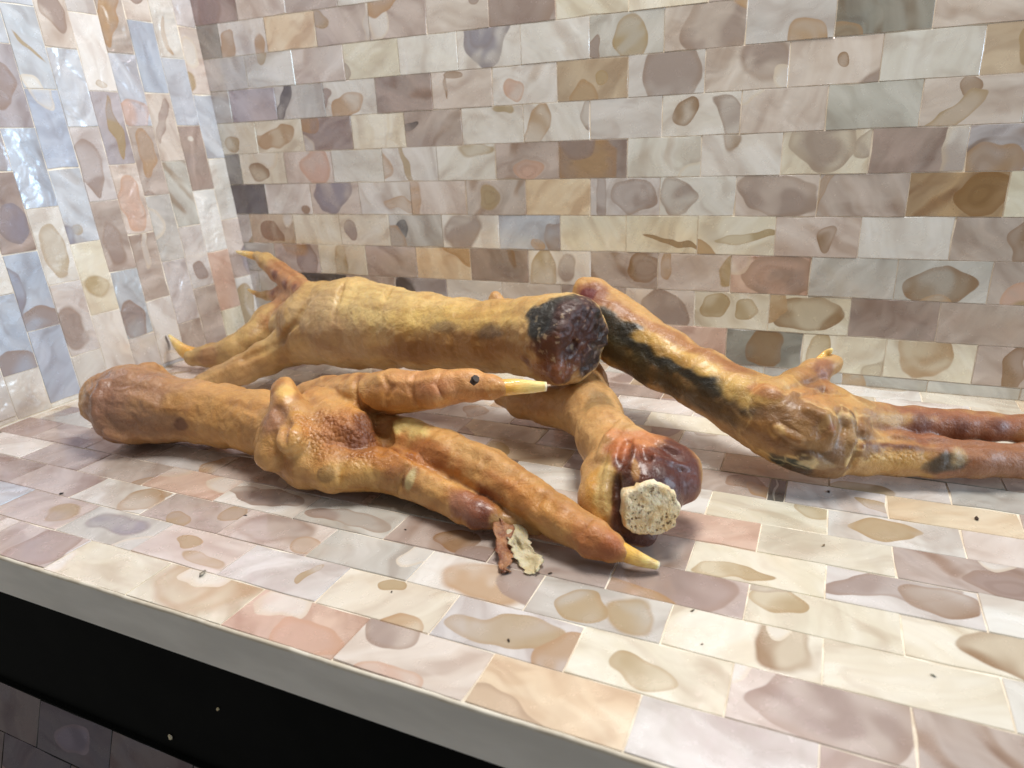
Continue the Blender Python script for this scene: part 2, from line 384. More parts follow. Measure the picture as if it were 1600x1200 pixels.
# --- floor of the niche
FY = [-13.30, -12.38, -11.43, -10.52, -9.64, -8.73, -7.82, -6.90, -6.02, -5.14, -4.24, -3.36, -2.46, -1.60, -0.76, 0.0]
floor = link('floor', box_mesh('floor', (-2.0, -13.33, -0.82), (XR, 0.022, -0.022)), RESIN); tag(floor, kind='structure')
bed = link('grout_bed', box_mesh('grout_bed', (-0.02, -13.30, -0.021), (XR, -0.002, -0.018)), GROUT, floor)
FL = {
 0: {2: 'p u.9,.6,.7,.5', 3: 'm u1.4,.5,.6,.6', 4: 'c', 5: 'c q1.0,.8,.9,.85 i.95,.9,.5,.3', 6: 'P i.55,.75,.45,.35 s1.3,.3,.6,.35', 7: 'p u.4,.9,.45,.4 s.9,.0,.5,.3', 8: 'o', 9: 'l', 10: 'm'},
 1: {2: 'b', 3: 'm e1.5,.5,.4,.35', 4: 'g x1.0,.6,.7,.3', 5: 'p e.8,.6,.3,.2,-.3 e1.5,.25,.5,.12,.3', 6: 'l e1.5,.5,.1,.27,-.2', 7: 'c e.9,.85,.25,.15', 8: 'l e1.0,.45,.85,.35,-.1', 9: 'c e.9,.4,.5,.25', 10: 'p u1.2,.5,.9,.6', 11: 'm'},
 2: {2: 'm', 3: 'w q1.55,.5,.42,.46', 4: 'm e1.8,.7,.35,.35 e.9,.15,.3,.2', 5: 'p u.9,.5,.8,.45 q1.8,.2,.3,.3', 6: 'g i1.9,.8,.3,.4', 7: 'w a1.2,.4,.7,.5', 8: 'g e.8,.4,.4,.4 e1.5,.5,.35,.4', 9: 'c n1.45,.55,.36,.5 i1.4,.85,.16,.2', 10: 'c', 11: 'w'},
 3: {2: 'm', 3: 'm', 4: 'P i0,.8,.6,.4', 5: 'w u.9,.5,.9,.3', 6: 'g u1.0,.4,.9,.3', 7: 'm n1.3,.4,.35,.35', 8: 'm', 9: 'm u1.0,.5,.8,.6', 10: 'c e.4,.6,.35,.4,-.3', 11: 'c n1.6,.5,.9,.5', 12: 'w'},
 4: {2: 'm', 3: 'l', 4: 'm', 5: 'm', 6: 'G', 7: 'p', 8: 'm', 9: 'c e.7,.25,.6,.18,-.1', 10: 'l u.9,.6,1.0,.3,-.25 n1.5,.5,.5,.35', 11: 'W', 12: 'w'},
 5: {8: 'p', 9: 'P', 10: 'c', 11: 'm u1.5,.3,.6,.4', 12: 'p'},
 6: {8: 'w', 9: 'c e1.8,.8,.4,.3', 10: 'w e.9,.5,.55,.35,-.2', 11: 'p', 12: 'w'},
 7: {8: 'm', 9: 'm n1.5,.6,.4,.3', 10: 'l e1.7,.3,.6,.12,.4', 11: 'o', 12: 'm'},
 8: {8: 'w', 9: 't', 10: 'w', 11: 'g', 12: 'o u1.6,.5,.5,.5'},
 14: {9: 'W', 10: 'W', 11: 'c', 12: 'o', 13: 'c'}, 13: {10: 'c', 11: 'W', 12: 'c'},
}
for f in range(15):
    y0, y1 = FY[f], FY[f+1]
    ph = 1.40 if f % 2 == 0 else 0.36
    k = 0; x = 0.0
    while x < XR:
        x1 = min(ph+2.005*k, XR)
        if x1-x > 0.03:
            spec = FL.get(f, {}).get(k-0) or random_spec()
            if f == 7 and k == 10:        # a narrow dark sliver laid in beside this tile
                place_tile(floor, 0.30, y1-y0, 'D i.1,.5,.02,.6', frame((x, y0, 0), (1, 0, 0), (0, 1, 0), (0, 0, 1)), 'narrow dark grey sliver with pale lines')
                x += 0.30
            place_tile(floor, x1-x, y1-y0, spec, frame((x, y0, 0), (1, 0, 0), (0, 1, 0), (0, 0, 1)))
        x = x1; k += 1

WAVY = [1.0]
# --- left wall: the same tiles stood on end, cool sky sheen put into their colours; it leans outwards a little
LA, LB = 0.01246, -0.06339                      # x = LA*y + LB*z
left = tag(link('left_wall', mesh_of('left_wall', [(LA*y+LB*z-0.022-d, y, z) for d in (0, 0.9) for (y, z) in ((-20, -1.0), (0.02, -1.0), (0.02, 15.8), (-20, 15.8))],
      [(0, 1, 2, 3), (7, 6, 5, 4), (0, 4, 5, 1), (1, 5, 6, 2), (2, 6, 7, 3), (3, 7, 4, 0)]), GROUT), kind='structure')
ey = np.array([LA, 1.0, 0]); ey /= np.linalg.norm(ey)
ez = np.array([LB, 0, 1.0]); ez /= np.linalg.norm(ez)
nn = np.cross(ey, ez); nn /= np.linalg.norm(nn)   # points into the niche
# keyed by column, then by number of the joint below (z about 0.1 + 2.03 j or 1.2 + 2.03 j)
LW = {
 0: {5: 'l', 4: 'p i1.2,.5,.5,.3', 3: 'b', 2: 'w', 1: 'p u.4,.5,.5,.6', 0: 'w e1.0,.5,.8,.4'},
 1: {4: 'w a.6,.5,.5,.1', 3: 'b', 2: 'M i1.6,.5,.1,.12', 1: 'W', 0: 'P', -1: 'c'},
 2: {5: 'p u1,.5,.5,.4', 4: 'B', 3: 'p u1.2,.5,.7,.15,.4', 2: 'g', 1: 'l u.5,.5,.4,.3', 0: 'm'},
 3: {4: 'm a1.0,.6,.9,.3,.3', 3: 'b s.4,.5,.5,.5', 2: 'm a1.3,.5,.8,.3', 1: 'g', 0: 'l', -1: 'm'},
 4: {5: 'l', 4: 'W e.2,.4,.1,.2', 3: 'v e1.0,.4,.9,.16', 2: 'p s.9,.5,.8,.4', 1: 'm i1.5,.4,.6,.1', 0: 'W k.6,.5,.25,.05'},
 5: {4: 'p u1.0,.4,.6,.3', 3: 'b', 2: 'l u.9,.6,.8,.4', 1: 'm u.8,.5,.7,.3', 0: 'b u.5,.6,.7,.4', -1: 'l'},
 6: {5: 'b', 4: 'b e1.0,.5,.55,.05,-.7', 3: 'B', 2: 'b e.4,.5,.15,.22', 1: 'c e.8,.5,.4,.4', 0: 'w'},
 7: {5: 'b', 4: 'b', 3: 'v u1.0,.6,.6,.4', 2: 'B', 1: 'w e.9,.5,.8,.35', 0: 'l u.7,.6,.6,.4', -1: 'w'},
 8: {4: 'b', 3: 'v', 2: 'M x.8,.4,.5,.3', 1: 'B u.1,.5,.5,.7', 0: 'B'},
 9: {3: 'w', 2: 'b', 1: 'w', 0: 'B u.1,.5,.5,.7', -1: 'w'},
 10: {1: 'B', 0: 'l', -1: 'w'},
}
ycol = [0.0]+[-(0.765+0.9128*i) for i in range(20)]
for c in range(19):
    yA, yB = ycol[c+1], ycol[c]
    ph = 0.12 if c % 2 == 0 else 1.18
    k = -1; z = 0.0
    while z < ZT:
        z1 = min(ph+2.025*(k+1), ZT)
        if z1-z > 0.03:
            if c % 2 == 0: j = k
            else: j = k
            spec = LW.get(c, {}).get(j) or random_spec(1)
            WAVY[0] = 7.0
            o = np.array([LA*yA+LB*z, yA, z])
            place_tile(left, z1-z, yB-yA, spec, frame(o, ez, -ey, nn) @ Matrix.Translation((0, -(yB-yA), 0)))
        z = max(z, z1); k += 1

WAVY[0] = 1.0
# --- what lies below the front edge: a near-black panel set back, then a pearl ledge with shade put into its tile colours
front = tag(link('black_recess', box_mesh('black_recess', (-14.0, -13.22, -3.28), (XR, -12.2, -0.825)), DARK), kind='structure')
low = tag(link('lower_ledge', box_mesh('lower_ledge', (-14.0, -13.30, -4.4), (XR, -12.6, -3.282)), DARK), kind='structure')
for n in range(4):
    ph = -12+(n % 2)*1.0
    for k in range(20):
        sp = rng.choice(('D', 'D', 'K', 'K x1,.5,.5,.3', 'D k.5,.5,.5,.4'))  # shade under the shelf put into these dark tile bases
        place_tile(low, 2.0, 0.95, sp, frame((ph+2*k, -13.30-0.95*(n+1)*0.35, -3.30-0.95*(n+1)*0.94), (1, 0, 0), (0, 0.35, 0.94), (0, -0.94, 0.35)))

# ------------------------------------------------------------------ dried chicken feet
def seg_eval(p, a, b, ra, rb):
    """distance to a round cone, and the position along it"""
    ab = b-a; L2 = float(ab@ab)+1e-12
    t = np.clip(((p-a)@ab)/L2, 0, 1)
    d = np.sqrt(((p-(a+t[..., None]*ab))**2).sum(-1))
    ts = t*t*(3-2*t)*0.5+t*0.5
    return d-(ra+(rb-ra)*ts), t
def smin(a, b, k):
    h = np.clip(k-np.abs(a-b), 0, None)/k
    return np.minimum(a, b)-h*h*k*0.25
def smax(a, b, k): return -smin(-a, -b, k)

class Flesh:
    def __init__(s, origin):
        s.add = []; s.cut = []; s.planes = []; s.origin = np.array(origin, float); s.chains = []
    def chain(s, nodes, k=0.25, post=False):
        """nodes: (px, py, {'z': height} or {'y': depth}, radius in photo pixels)"""
        pts = []
        for px, py, h, r in nodes:
            q = s.at(px, py, h)
            if q is not None: pts.append((q, (1.0 if 's' in h else 0.93)*r/scale_at(q)))
        if 's' in nodes[0][2]: pts = s.clean(pts)
        length = 0
        for (a, ra), (b, rb) in zip(pts[:-1], pts[1:]):
            s.add.append((a, b, ra, rb, k, length, len(s.chains))); length += np.linalg.norm(b-a)
        s.chains.append(pts)
        return pts
    def hit(s, px, py, push=0.0):
        """where the line of sight through (px, py) meets the flesh built so far"""
        d = ray(px, py); d = d/np.linalg.norm(d); t = 8.0
        for _ in range(90):
            f = float(s.field((CAM+t*d)[None])[0])
            if f < 0.004: break
            t += min(f, 0.5)*0.8
            if t > 40: return None
        q = CAM+t*d
        return q+d*(push/scale_at(q))
    def at(s, px, py, h):
        return s.hit(px, py, h['s']) if 's' in h else P(px, py, **h)
    def clean(s, pts):
        """drop details that missed the flesh or slipped off its outline"""
        pts = [x for x in pts if x[0] is not None]; out = pts[:1]
        for x in pts[1:]:
            if np.linalg.norm(x[0]-out[-1][0]) < 1.0: out.append(x)
        return out
    def groove(s, nodes, k=0.08):
        pts = s.clean([(s.at(px, py, h), r) for px, py, h, r in nodes])
        for (a, r1), (b, r2) in zip(pts[:-1], pts[1:]):
            s.cut.append((a, b, r1/scale_at(a), r2/scale_at(b), k))
    def field(s, p):
        d = np.full(p.shape[:-1], 1e3)
        for a, b, ra, rb, k, _, _ in s.add:
            lo = np.minimum(a-ra, b-rb)-0.7; hi = np.maximum(a+ra, b+rb)+0.7
            m = ((p >= lo) & (p <= hi)).all(-1)
            if m.any():
                v, _ = seg_eval(p[m], a, b, ra, rb)
                d[m] = smin(d[m], v, k)
        for q, n, k in s.planes:
            m = d < 0.8
            d[m] = smax(d[m], (p[m]-q)@n, k)
        for a, b, ra, rb, k in s.cut:
            lo = np.minimum(a-ra, b-rb)-0.3; hi = np.maximum(a+ra, b+rb)+0.3
            m = ((p >= lo) & (p <= hi)).all(-1)
            if m.any():
                v, _ = seg_eval(p[m], a, b, ra, rb)
                d[m] = smax(d[m], -v, k)
        return d
    def bounds(s):
        lo = np.min([np.minimum(a-ra, b-rb) for a, b, ra, rb, *_ in s.add], 0)-0.25
        hi = np.max([np.maximum(a+ra, b+rb) for a, b, ra, rb, *_ in s.add], 0)+0.25
        return lo, hi
    def surface(s, h):
        """naive surface nets, evaluated only in the blocks the surface passes through"""
        lo, hi = s.bounds(); B = 12
        nb = np.ceil((hi-lo)/(h*B)).astype(int)
        n = nb*B+1
        F = np.full(n, 1.0, dtype=np.float32)
        c = np.stack(np.meshgrid(*[np.arange(x) for x in nb], indexing='ij'), -1).reshape(-1, 3)
        cen = lo+(c+0.5)*B*h
        rad = B*h*0.5*1.7321+0.35
        near = np.abs(s.field(cen)) < rad
        near |= False
        offs = np.stack(np.meshgrid(*[np.arange(B+1)]*3, indexing='ij'), -1)
        blocks = c[near]
        for q in range(0, len(blocks), 40):
            bl = blocks[q:q+40]
            idx = bl[:, None, None, None, :]*B+offs[None]
            val = s.field(lo+idx*h)
            for b_, v in zip(bl, val):
                x, y, z = b_*B
                F[x:x+B+1, y:y+B+1, z:z+B+1] = v
        inside = F < 0
        I = inside
        cnt = np.zeros(np.array(n)-1, np.int8)
        for dx in (0, 1):
            for dy in (0, 1):
                for dz in (0, 1):
                    cnt += I[dx:n[0]-1+dx, dy:n[1]-1+dy, dz:n[2]-1+dz]
        act = (cnt > 0) & (cnt < 8)
        ids = -np.ones(act.shape, np.int64); ii = np.argwhere(act); ids[act] = np.arange(len(ii))
        acc = np.zeros((len(ii), 3)); num = np.zeros(len(ii))
        corners = [(0, 0, 0), (1, 0, 0), (0, 1, 0), (1, 1, 0), (0, 0, 1), (1, 0, 1), (0, 1, 1), (1, 1, 1)]
        for e0 in range(8):
            for e1 in range(e0+1, 8):
                a = np.array(corners[e0]); b = np.array(corners[e1])
                if np.abs(a-b).sum() != 1: continue
                va = F[tuple((ii+a).T)]; vb = F[tuple((ii+b).T)]
                m = (va < 0) != (vb < 0)
                t = np.where(m, va/(va-vb+1e-12*(va == vb)), 0)
                acc[m] += (a+t[m, None]*(b-a)); num[m] += 1
        V = lo+(ii+acc/num[:, None])*h
        quads = []
        for ax in range(3):
            u, w = (ax+1) % 3, (ax+2) % 3
            sl0 = [slice(None)]*3; sl1 = [slice(None)]*3
            sl0[ax] = slice(0, -1); sl1[ax] = slice(1, None)
            A = I[tuple(sl0)]; Bq = I[tuple(sl1)]
            cr = np.argwhere(A != Bq)
            ok = (cr[:, u] > 0) & (cr[:, w] > 0) & (cr[:, u] < n[u]-1) & (cr[:, w] < n[w]-1)
            cr = cr[ok]; flip = A[tuple(cr.T)]
            def at(du, dw):
                q = cr.copy(); q[:, u] -= du; q[:, w] -= dw
                return ids[tuple(q.T)]
            f = np.stack([at(1, 1), at(0, 1), at(0, 0), at(1, 0)], 1)
            f[~flip] = f[~flip][:, ::-1]
            quads.append(f)
        Q = np.concatenate(quads); Q = Q[(Q >= 0).all(1)]
        return V, Q
    def limb_coords(s, V):
        best = np.full(len(V), 1e9); sc = np.zeros(len(V)); an = np.zeros(len(V)); rr = np.ones(len(V)); ch = np.zeros(len(V), int)
        for a, b, ra, rb, k, l0, ci in s.add:
            d, t = seg_eval(V, a, b, ra, rb)
            m = d < best
            L = np.linalg.norm(b-a); ax = (b-a)/(L+1e-9)
            side = np.cross(ax, [0, 0, 1.0]); side /= np.linalg.norm(side)+1e-9; upv = np.cross(side, ax)
            rel = V-a
            best[m] = d[m]; sc[m] = (l0+t*L)[m]; an[m] = np.arctan2(rel@side, rel@upv)[m]; rr[m] = (ra+(rb-ra)*t)[m]; ch[m] = ci
        return sc, an, rr, ch

def vnormals(V, Q):
    nrm = np.cross(V[Q[:, 2]]-V[Q[:, 0]], V[Q[:, 3]]-V[Q[:, 1]])
    out = np.zeros_like(V)
    for i in range(4): np.add.at(out, Q[:, i], nrm)
    return out/(np.linalg.norm(out, axis=1)[:, None]+1e-12)
def laplace(V, Q, it=1, f=0.5):
    for _ in range(it):
        acc = np.zeros_like(V); c = np.zeros(len(V))
        for i in range(4):
            j = (i+1) % 4
            np.add.at(acc, Q[:, i], V[Q[:, j]]); np.add.at(acc, Q[:, j], V[Q[:, i]])
            np.add.at(c, Q[:, i], 1); np.add.at(c, Q[:, j], 1)
        V = V+(acc/c[:, None]-V)*f
    return V

def smooth_field(f, Q, it):
    c = np.zeros(len(f))
    for i in range(4): np.add.at(c, Q[:, i], 2)
    for _ in range(it):
        acc = np.zeros_like(f)
        for i in range(4):
            j = (i+1) % 4
            acc += np.bincount(Q[:, i], f[Q[:, j]], len(f))+np.bincount(Q[:, j], f[Q[:, i]], len(f))
        f = f*0.4+0.6*acc/c
    return f
class Skin:
    """the meshed body of one foot: wrinkled, then painted with blotches, some of them shade"""
    def __init__(s, flesh, h, wr=1.0, seed=0, base=(196, 140, 70)):
        V, Q = flesh.surface(h)
        V = laplace(V, Q, 2, 0.5)
        N = vnormals(V, Q)
        sc, an, rr, ch = flesh.limb_coords(V)
        chs = ch*13.7
        p1 = np.stack([sc*2.6+chs, np.cos(an)*0.9, np.sin(an)*0.9], 1)
        p2 = np.stack([sc*6.0+chs, np.cos(an)*1.4, np.sin(an)*1.4], 1)
        p3 = np.stack([sc*0.9+chs, np.cos(an)*2.2, np.sin(an)*2.2], 1)
        r1 = 1-np.abs(fbm(p1, seed, 2))*2.2            # folds round the limb
        r2 = 1-np.abs(fbm(p2, seed+5, 2))*2.2
        r3 = fbm(p3, seed+9, 3)                        # tendons along it
        lump = fbm(V*1.35, seed+2, 3); small = fbm(V*5.0, seed+3, 3)
        warp_ = np.stack([fbm(V*1.1, seed+60+i, 2) for i in range(3)], 1)
        pit = 1-np.abs(fbm(V*2.2+warp_*1.2, seed+4, 3))*3.0
        ampl = np.clip(rr/0.7, 0.2, 1.1)
        fold = np.where(ch == 0, 0.25, 1.0)
        limbd = wr*ampl*(0.042*fold*(np.clip(r1, 0, 1)**1.5-0.45)*np.clip(0.4+2.0*lump, 0, 1)+0.016*fold*(np.clip(r2, 0, 1)**2-0.4)+0.060*r3)
        limbd = smooth_field(limbd, Q, 8)
        s.streak = smooth_field(fbm(np.stack([sc*0.7+chs, np.cos(an)*4, np.sin(an)*4], 1), seed+30, 4), Q, 3)
        s.ring = smooth_field(fbm(np.stack([sc*5.0+chs, np.cos(an)*1.0, np.sin(an)*1.0], 1), seed+33, 3), Q, 3)
        disp = limbd+wr*ampl*(0.095*lump*np.where(ch == 0, 0.8, 1.0)+0.012*small+0.018*np.clip(pit, 0, 1)**2)
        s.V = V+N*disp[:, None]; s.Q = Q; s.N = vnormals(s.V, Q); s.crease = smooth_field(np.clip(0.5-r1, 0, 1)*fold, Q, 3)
        s.sc, s.an, s.ch, s.rr, s.seed = sc, an, ch, rr, seed
        s.C = np.tile(np.array(base, float), (len(V), 1))
        s.wet = np.zeros(len(V)); s.peb = np.zeros(len(V))
        mott = fbm(s.V*np.array([0.9, 0.9, 0.9])+5, seed+20, 4)
        s.mott = mott
    def tone(s, f, col):
        f = np.clip(f, 0, 1)[:, None]; s.C = s.C*(1-f)+np.array(col, float)*f
    def spot(s, px, py, rx, ry, ang=0, col=None, st=1.0, edge=0.5, field='C', val=1.0, rough=0.8, depth=1.2):
        """a blotch on the skin, centred where the line through (px, py) meets the near side"""
        X, Y, Z = proj(s.V)
        near = (np.hypot(X-px, Y-py) < 14) & ((s.N@(-fw)) > -0.1)
        if not near.any(): return
        c = s.V[near][np.argmin(Z[near])]
        k = scale_at(c); rel = (s.V-c)*k
        u = rel@rt; v = -(rel@up); w = rel@fw
        a = math.radians(ang)
        uu = (u*math.cos(a)+v*math.sin(a))/rx; vv = (-u*math.sin(a)+v*math.cos(a))/ry; ww = w/(max(rx, ry)*depth)
        d = np.sqrt(uu*uu+vv*vv+ww*ww)+rough*fbm(s.V*2.3+px, 31, 4)
        f = np.clip((1+edge*0.5-d)/max(edge, 0.02), 0, 1); f = f*f*(3-2*f)*st
        if field == 'C': s.tone(f, col)
        elif field == 'wet': s.wet = np.maximum(s.wet, f*val)
        elif field == 'peb': s.peb = np.maximum(s.peb, f*val)
        elif field == 'V': s.V = s.V+s.N*(f*val)[:, None]
    def build(s, origin, mat, parent, name='skin'):
        me = bpy.data.meshes.new(name)
        nv = len(s.V); nq = len(s.Q)
        me.vertices.add(nv); me.vertices.foreach_set('co', (s.V-origin).ravel())
        me.loops.add(nq*4); me.loops.foreach_set('vertex_index', s.Q.ravel().astype(np.int32))
        me.polygons.add(nq); me.polygons.foreach_set('loop_start', np.arange(0, nq*4, 4, dtype=np.int32))
        me.polygons.foreach_set('use_smooth', [True]*nq)
        me.update(calc_edges=True)
        gr = s.C.mean(1, keepdims=True); s.C = s.C+(gr-s.C)*0.12
        c = s.C/255.0; c = np.clip(c, 0, 1)
        c = np.where(c <= 0.04045, c/12.92, ((c+0.055)/1.055)**2.4)
        a = me.attributes.new('skin_colour', 'FLOAT_COLOR', 'POINT'); a.data.foreach_set('color', np.concatenate([c, np.ones((nv, 1))], 1).ravel())
        for nm, arr in (('wet', s.wet), ('pebble', s.peb), ('streak', s.streak), ('ring', s.ring)):
            a = me.attributes.new(nm, 'FLOAT', 'POINT'); a.data.foreach_set('value', arr.astype(np.float32))
        me.materials.append(mat)
        o = bpy.data.objects.new(name, me); coll.objects.link(o); o.parent = parent
        return o

def skin_material():
    t = NT('dried_skin')
    g = t.n('ShaderNodeNewGeometry').outputs['Position']
    base = t.attr('skin_colour').outputs['Color']
    wet = t.attr('wet').outputs['Fac']; peb = t.attr('pebble').outputs['Fac']
    streak = t.attr('streak').outputs['Fac']; ringf = t.attr('ring').outputs['Fac']
    n1 = t.noise(g, 2.2, 5.0, 0.65, 0.4).outputs['Fac']
    n2 = t.noise(g, 9.0, 4.0, 0.6).outputs['Fac']
    n3 = t.noise(g, 4.2, 5.0, 0.7, 0.6).outputs['Fac']
    col = t.mix(t.ramp(n1, 0.40, 0.62, 0.0, 0.36), base, t.mix(1.0, base, (0.66, 0.52, 0.40, 1), 'MULTIPLY'))
    col = t.mix(t.ramp(n3, 0.48, 0.66, 0.0, 0.35), col, t.mix(1.0, base, (1.22, 1.20, 1.12, 1), 'MULTIPLY'))
    col = t.mix(t.ramp(streak, 0.05, 0.5, 0.0, 0.5), col, t.mix(1.0, base, (0.60, 0.46, 0.34, 1), 'MULTIPLY'))
    col = t.mix(t.ramp(streak, -0.05, -0.45, 0.0, 0.4), col, t.mix(1.0, base, (1.25, 1.22, 1.15, 1), 'MULTIPLY'))
    col = t.mix(t.ramp(n2, 0.60, 0.74, 0.0, 0.35), col, t.mix(1.0, base, (0.55, 0.42, 0.34, 1), 'MULTIPLY'))
    fl = t.noise(g, 26.0, 2.0, 0.5).outputs['Fac']
    col = t.mix(t.ramp(fl, 0.70, 0.76, 0.0, 0.35), col, (0.10, 0.045, 0.02, 1))
    t.set(t.b.inputs['Base Color'], col)
    vor = t.n('ShaderNodeTexVoronoi', {'Scale': 13.0, 'Vector': t.vm('ADD', g, t.vm('SCALE', t.noise(g, 4.0).outputs['Color'], sc=0.06))}, feature='F1')
    pb = t.math('MULTIPLY', t.math('SUBTRACT', 0.5, vor.outputs['Distance']), t.math('MULTIPLY', peb, 0.7))
    h = t.math('ADD', t.math('MULTIPLY', n3, 0.75), t.math('MULTIPLY', n2, 0.30))
    h = t.math('ADD', h, t.math('MULTIPLY', ringf, 0.35))
    h = t.math('ADD', h, t.math('MULTIPLY', t.noise(g, 22.0, 4.0, 0.65).outputs['Fac'], 0.16))
    h = t.math('ADD', h, pb)
    t.set(t.b.inputs['Normal'], t.bump(h, 0.62, 0.09))
    r = t.math('SUBTRACT', t.ramp(n2, 0.3, 0.7, 0.36, 0.56), t.math('MULTIPLY', wet, 0.24))
    t.set(t.b.inputs['Roughness'], r)
    t.set(t.b.inputs['Coat Weight'], t.math('ADD', t.math('MULTIPLY', wet, 0.45), 0.08))
    t.b.inputs['Coat Roughness'].default_value = 0.22
    t.b.inputs['Subsurface Weight'].default_value = 0.26
    t.b.inputs['Subsurface Radius'].default_value = (0.35, 0.20, 0.10)
    t.b.inputs['Subsurface Scale'].default_value = 0.6
    t.b.inputs['Specular IOR Level'].default_value = 0.45
    return t.m
SKIN = skin_material()
def claw_material():
    t = NT('horn_of_the_claws')
    g = t.attr('along').outputs['Fac']
    n = t.noise(t.n('ShaderNodeNewGeometry').outputs['Position'], 7.0, 3.0).outputs['Fac']
    col = t.mix(t.ramp(g, 0.0, 0.9), rgba((236, 176, 66)), rgba((246, 220, 142)))
    col = t.mix(t.ramp(n, 0.45, 0.7, 0, 0.4), col, rgba((190, 125, 50)))
    col = t.mix(t.ramp(g, 0.93, 0.99), col, rgba((238, 226, 190)))
    t.set(t.b.inputs['Base Color'], col)
    t.b.inputs['Roughness'].default_value = 0.33
    t.b.inputs['Subsurface Weight'].default_value = 0.35
    t.b.inputs['Subsurface Radius'].default_value = (0.35, 0.2, 0.07)
    t.b.inputs['Coat Weight'].default_value = 0.3
    t.set(t.b.inputs['Normal'], t.bump(t.noise(t.attr('limb').outputs['Vector'], 5.0, 3.0).outputs['Fac'], 0.4, 0.03))
    return t.m
CLAW = claw_material()
def claw(parent, origin, pts, flat=0.85, mat=CLAW, n=14, name='claw', blunt=True):
    """a curved tapering horn through points (position, radius)"""
    C = []; R = []
    for i in range(len(pts)-1):
        for q in range(6):
            t = q/6; C.append(pts[i][0]*(1-t)+pts[i+1][0]*t); R.append(pts[i][1]*(1-t)+pts[i+1][1]*t)
    C.append(pts[-1][0]); R.append(pts[-1][1]); C = np.array(C); R = np.array(R)
    for _ in range(6): C[1:-1] = (C[:-2]+2*C[1:-1]+C[2:])/4
    vs = []; al = []; lm = []
    m = len(C)
    for i in range(m):
        tg = C[min(i+1, m-1)]-C[max(i-1, 0)]; tg /= np.linalg.norm(tg)
        sd = np.cross(tg, [0, 0, 1.0]); sd /= np.linalg.norm(sd); u = np.cross(sd, tg)
        for j in range(n):
            a = 2*math.pi*j/n
            r = R[i]*(1+0.05*math.sin(3*a+i*0.4))
            vs.append(C[i]+sd*math.cos(a)*r*flat+u*math.sin(a)*r-origin); al.append(i/(m-1)); lm += [i*0.12, math.cos(a)*2, math.sin(a)*2]
    fs = [(i*n+j, i*n+(j+1) % n, (i+1)*n+(j+1) % n, (i+1)*n+j) for i in range(m-1) for j in range(n)]
    fs.append(tuple(range((m-1)*n, m*n)))
    fs = [tuple(reversed(f)) for f in fs]
    me = mesh_of(name, vs, fs, True)
    a = me.attributes.new('along', 'FLOAT', 'POINT'); a.data.foreach_set('value', al)
    a = me.attributes.new('limb', 'FLOAT_VECTOR', 'POINT'); a.data.foreach_set('vector', lm)
    me.polygons[len(fs)-1].use_smooth = False
    return link(name, me, mat, parent)
def R_(px, py, r, **h):
    q = P(px, py, **h); return (q, r/scale_at(q))
def Z(v): return {'z': v}
def Y(v): return {'y': v}
def foot_root(name, loc, label):
    o = bpy.data.objects.new(name, None); coll.objects.link(o); o.location = loc
    return tag(o, label, 'chicken foot', 'dried chicken feet on the pearl tiles')
H = 0.036

# ---- foot in front: knuckle at the left, three toes to the right
oA = np.array([9.0, -9.0, 0.0])
rA = foot_root('chicken_foot', oA, 'orange dried chicken foot lying in front, toes spread to the right, one toe torn open')
A = Flesh(oA)
A.chain([(172, 628, Z(.98), 42), (186, 625, Z(.98), 51), (208, 632, Z(.95), 59), (250, 638, Z(.90), 54), (305, 642, Z(.85), 49), (355, 650, Z(.82), 45), (405, 660, Z(.82), 47), (455, 678, Z(.85), 49), (505, 692, Z(.85), 50), (560, 700, Z(.75), 44)], 0.3)
A.chain([(200, 600, Z(1.3), 30), (237, 592, Z(1.35), 24), (262, 606, Z(1.2), 20)], 0.2)
A.chain([(165, 612, Z(1.2), 24), (176, 655, Z(.8), 26), (205, 668, Z(.6), 28)], 0.15)
A.chain([(500, 648, Z(1.15), 46), (540, 672, Z(1.05), 50)], 0.2)
A.chain([(430, 700, Z(.75), 34), (480, 722, Z(.62), 40), (520, 735, Z(.55), 34), (545, 742, Z(.5), 28)], 0.25)
A.chain([(428, 708, Z(.85), 32), (437, 670, Z(1.25), 31), (448, 634, Z(1.6), 27), (444, 612, Z(1.8), 20), (446, 602, Z(1.86), 15)], 0.12)
A.chain([(452, 630, Z(1.55), 20), (464, 650, Z(1.45), 22), (455, 688, Z(1.25), 24)], 0.15)
A.chain([(480, 618, Z(1.25), 22), (520, 612, Z(1.4), 27), (565, 614, Z(1.6), 33), (615, 613, Z(1.75), 36), (680, 608, Z(1.9), 32), (735, 601, Z(2.0), 26), (768, 604, Z(2.0), 20), (784, 606, Z(2.0), 14)], 0.10)
A.chain([(592, 672, Z(.78), 34), (640, 692, Z(.78), 40), (700, 713, Z(.78), 41), (760, 739, Z(.72), 40), (820, 773, Z(.62), 38), (880, 813, Z(.5), 35), (925, 841, Z(.42), 32), (955, 855, Z(.36), 24), (972, 864, Z(.33), 15)], 0.07)
A.chain([(515, 742, Z(.5), 32), (560, 738, Z(.52), 34), (600, 732, Z(.55), 38), (640, 744, Z(.5), 37), (685, 768, Z(.43), 31), (725, 790, Z(.38), 29), (750, 802, Z(.35), 27), (765, 806, Z(.34), 22)], 0.07)
A.chain([(752, 806, Z(.34), 18), (795, 815, Z(.26), 14), (832, 826, Z(.18), 9), (843, 832, Z(.14), 5)], 0.08)
G0 = {'s': 0}
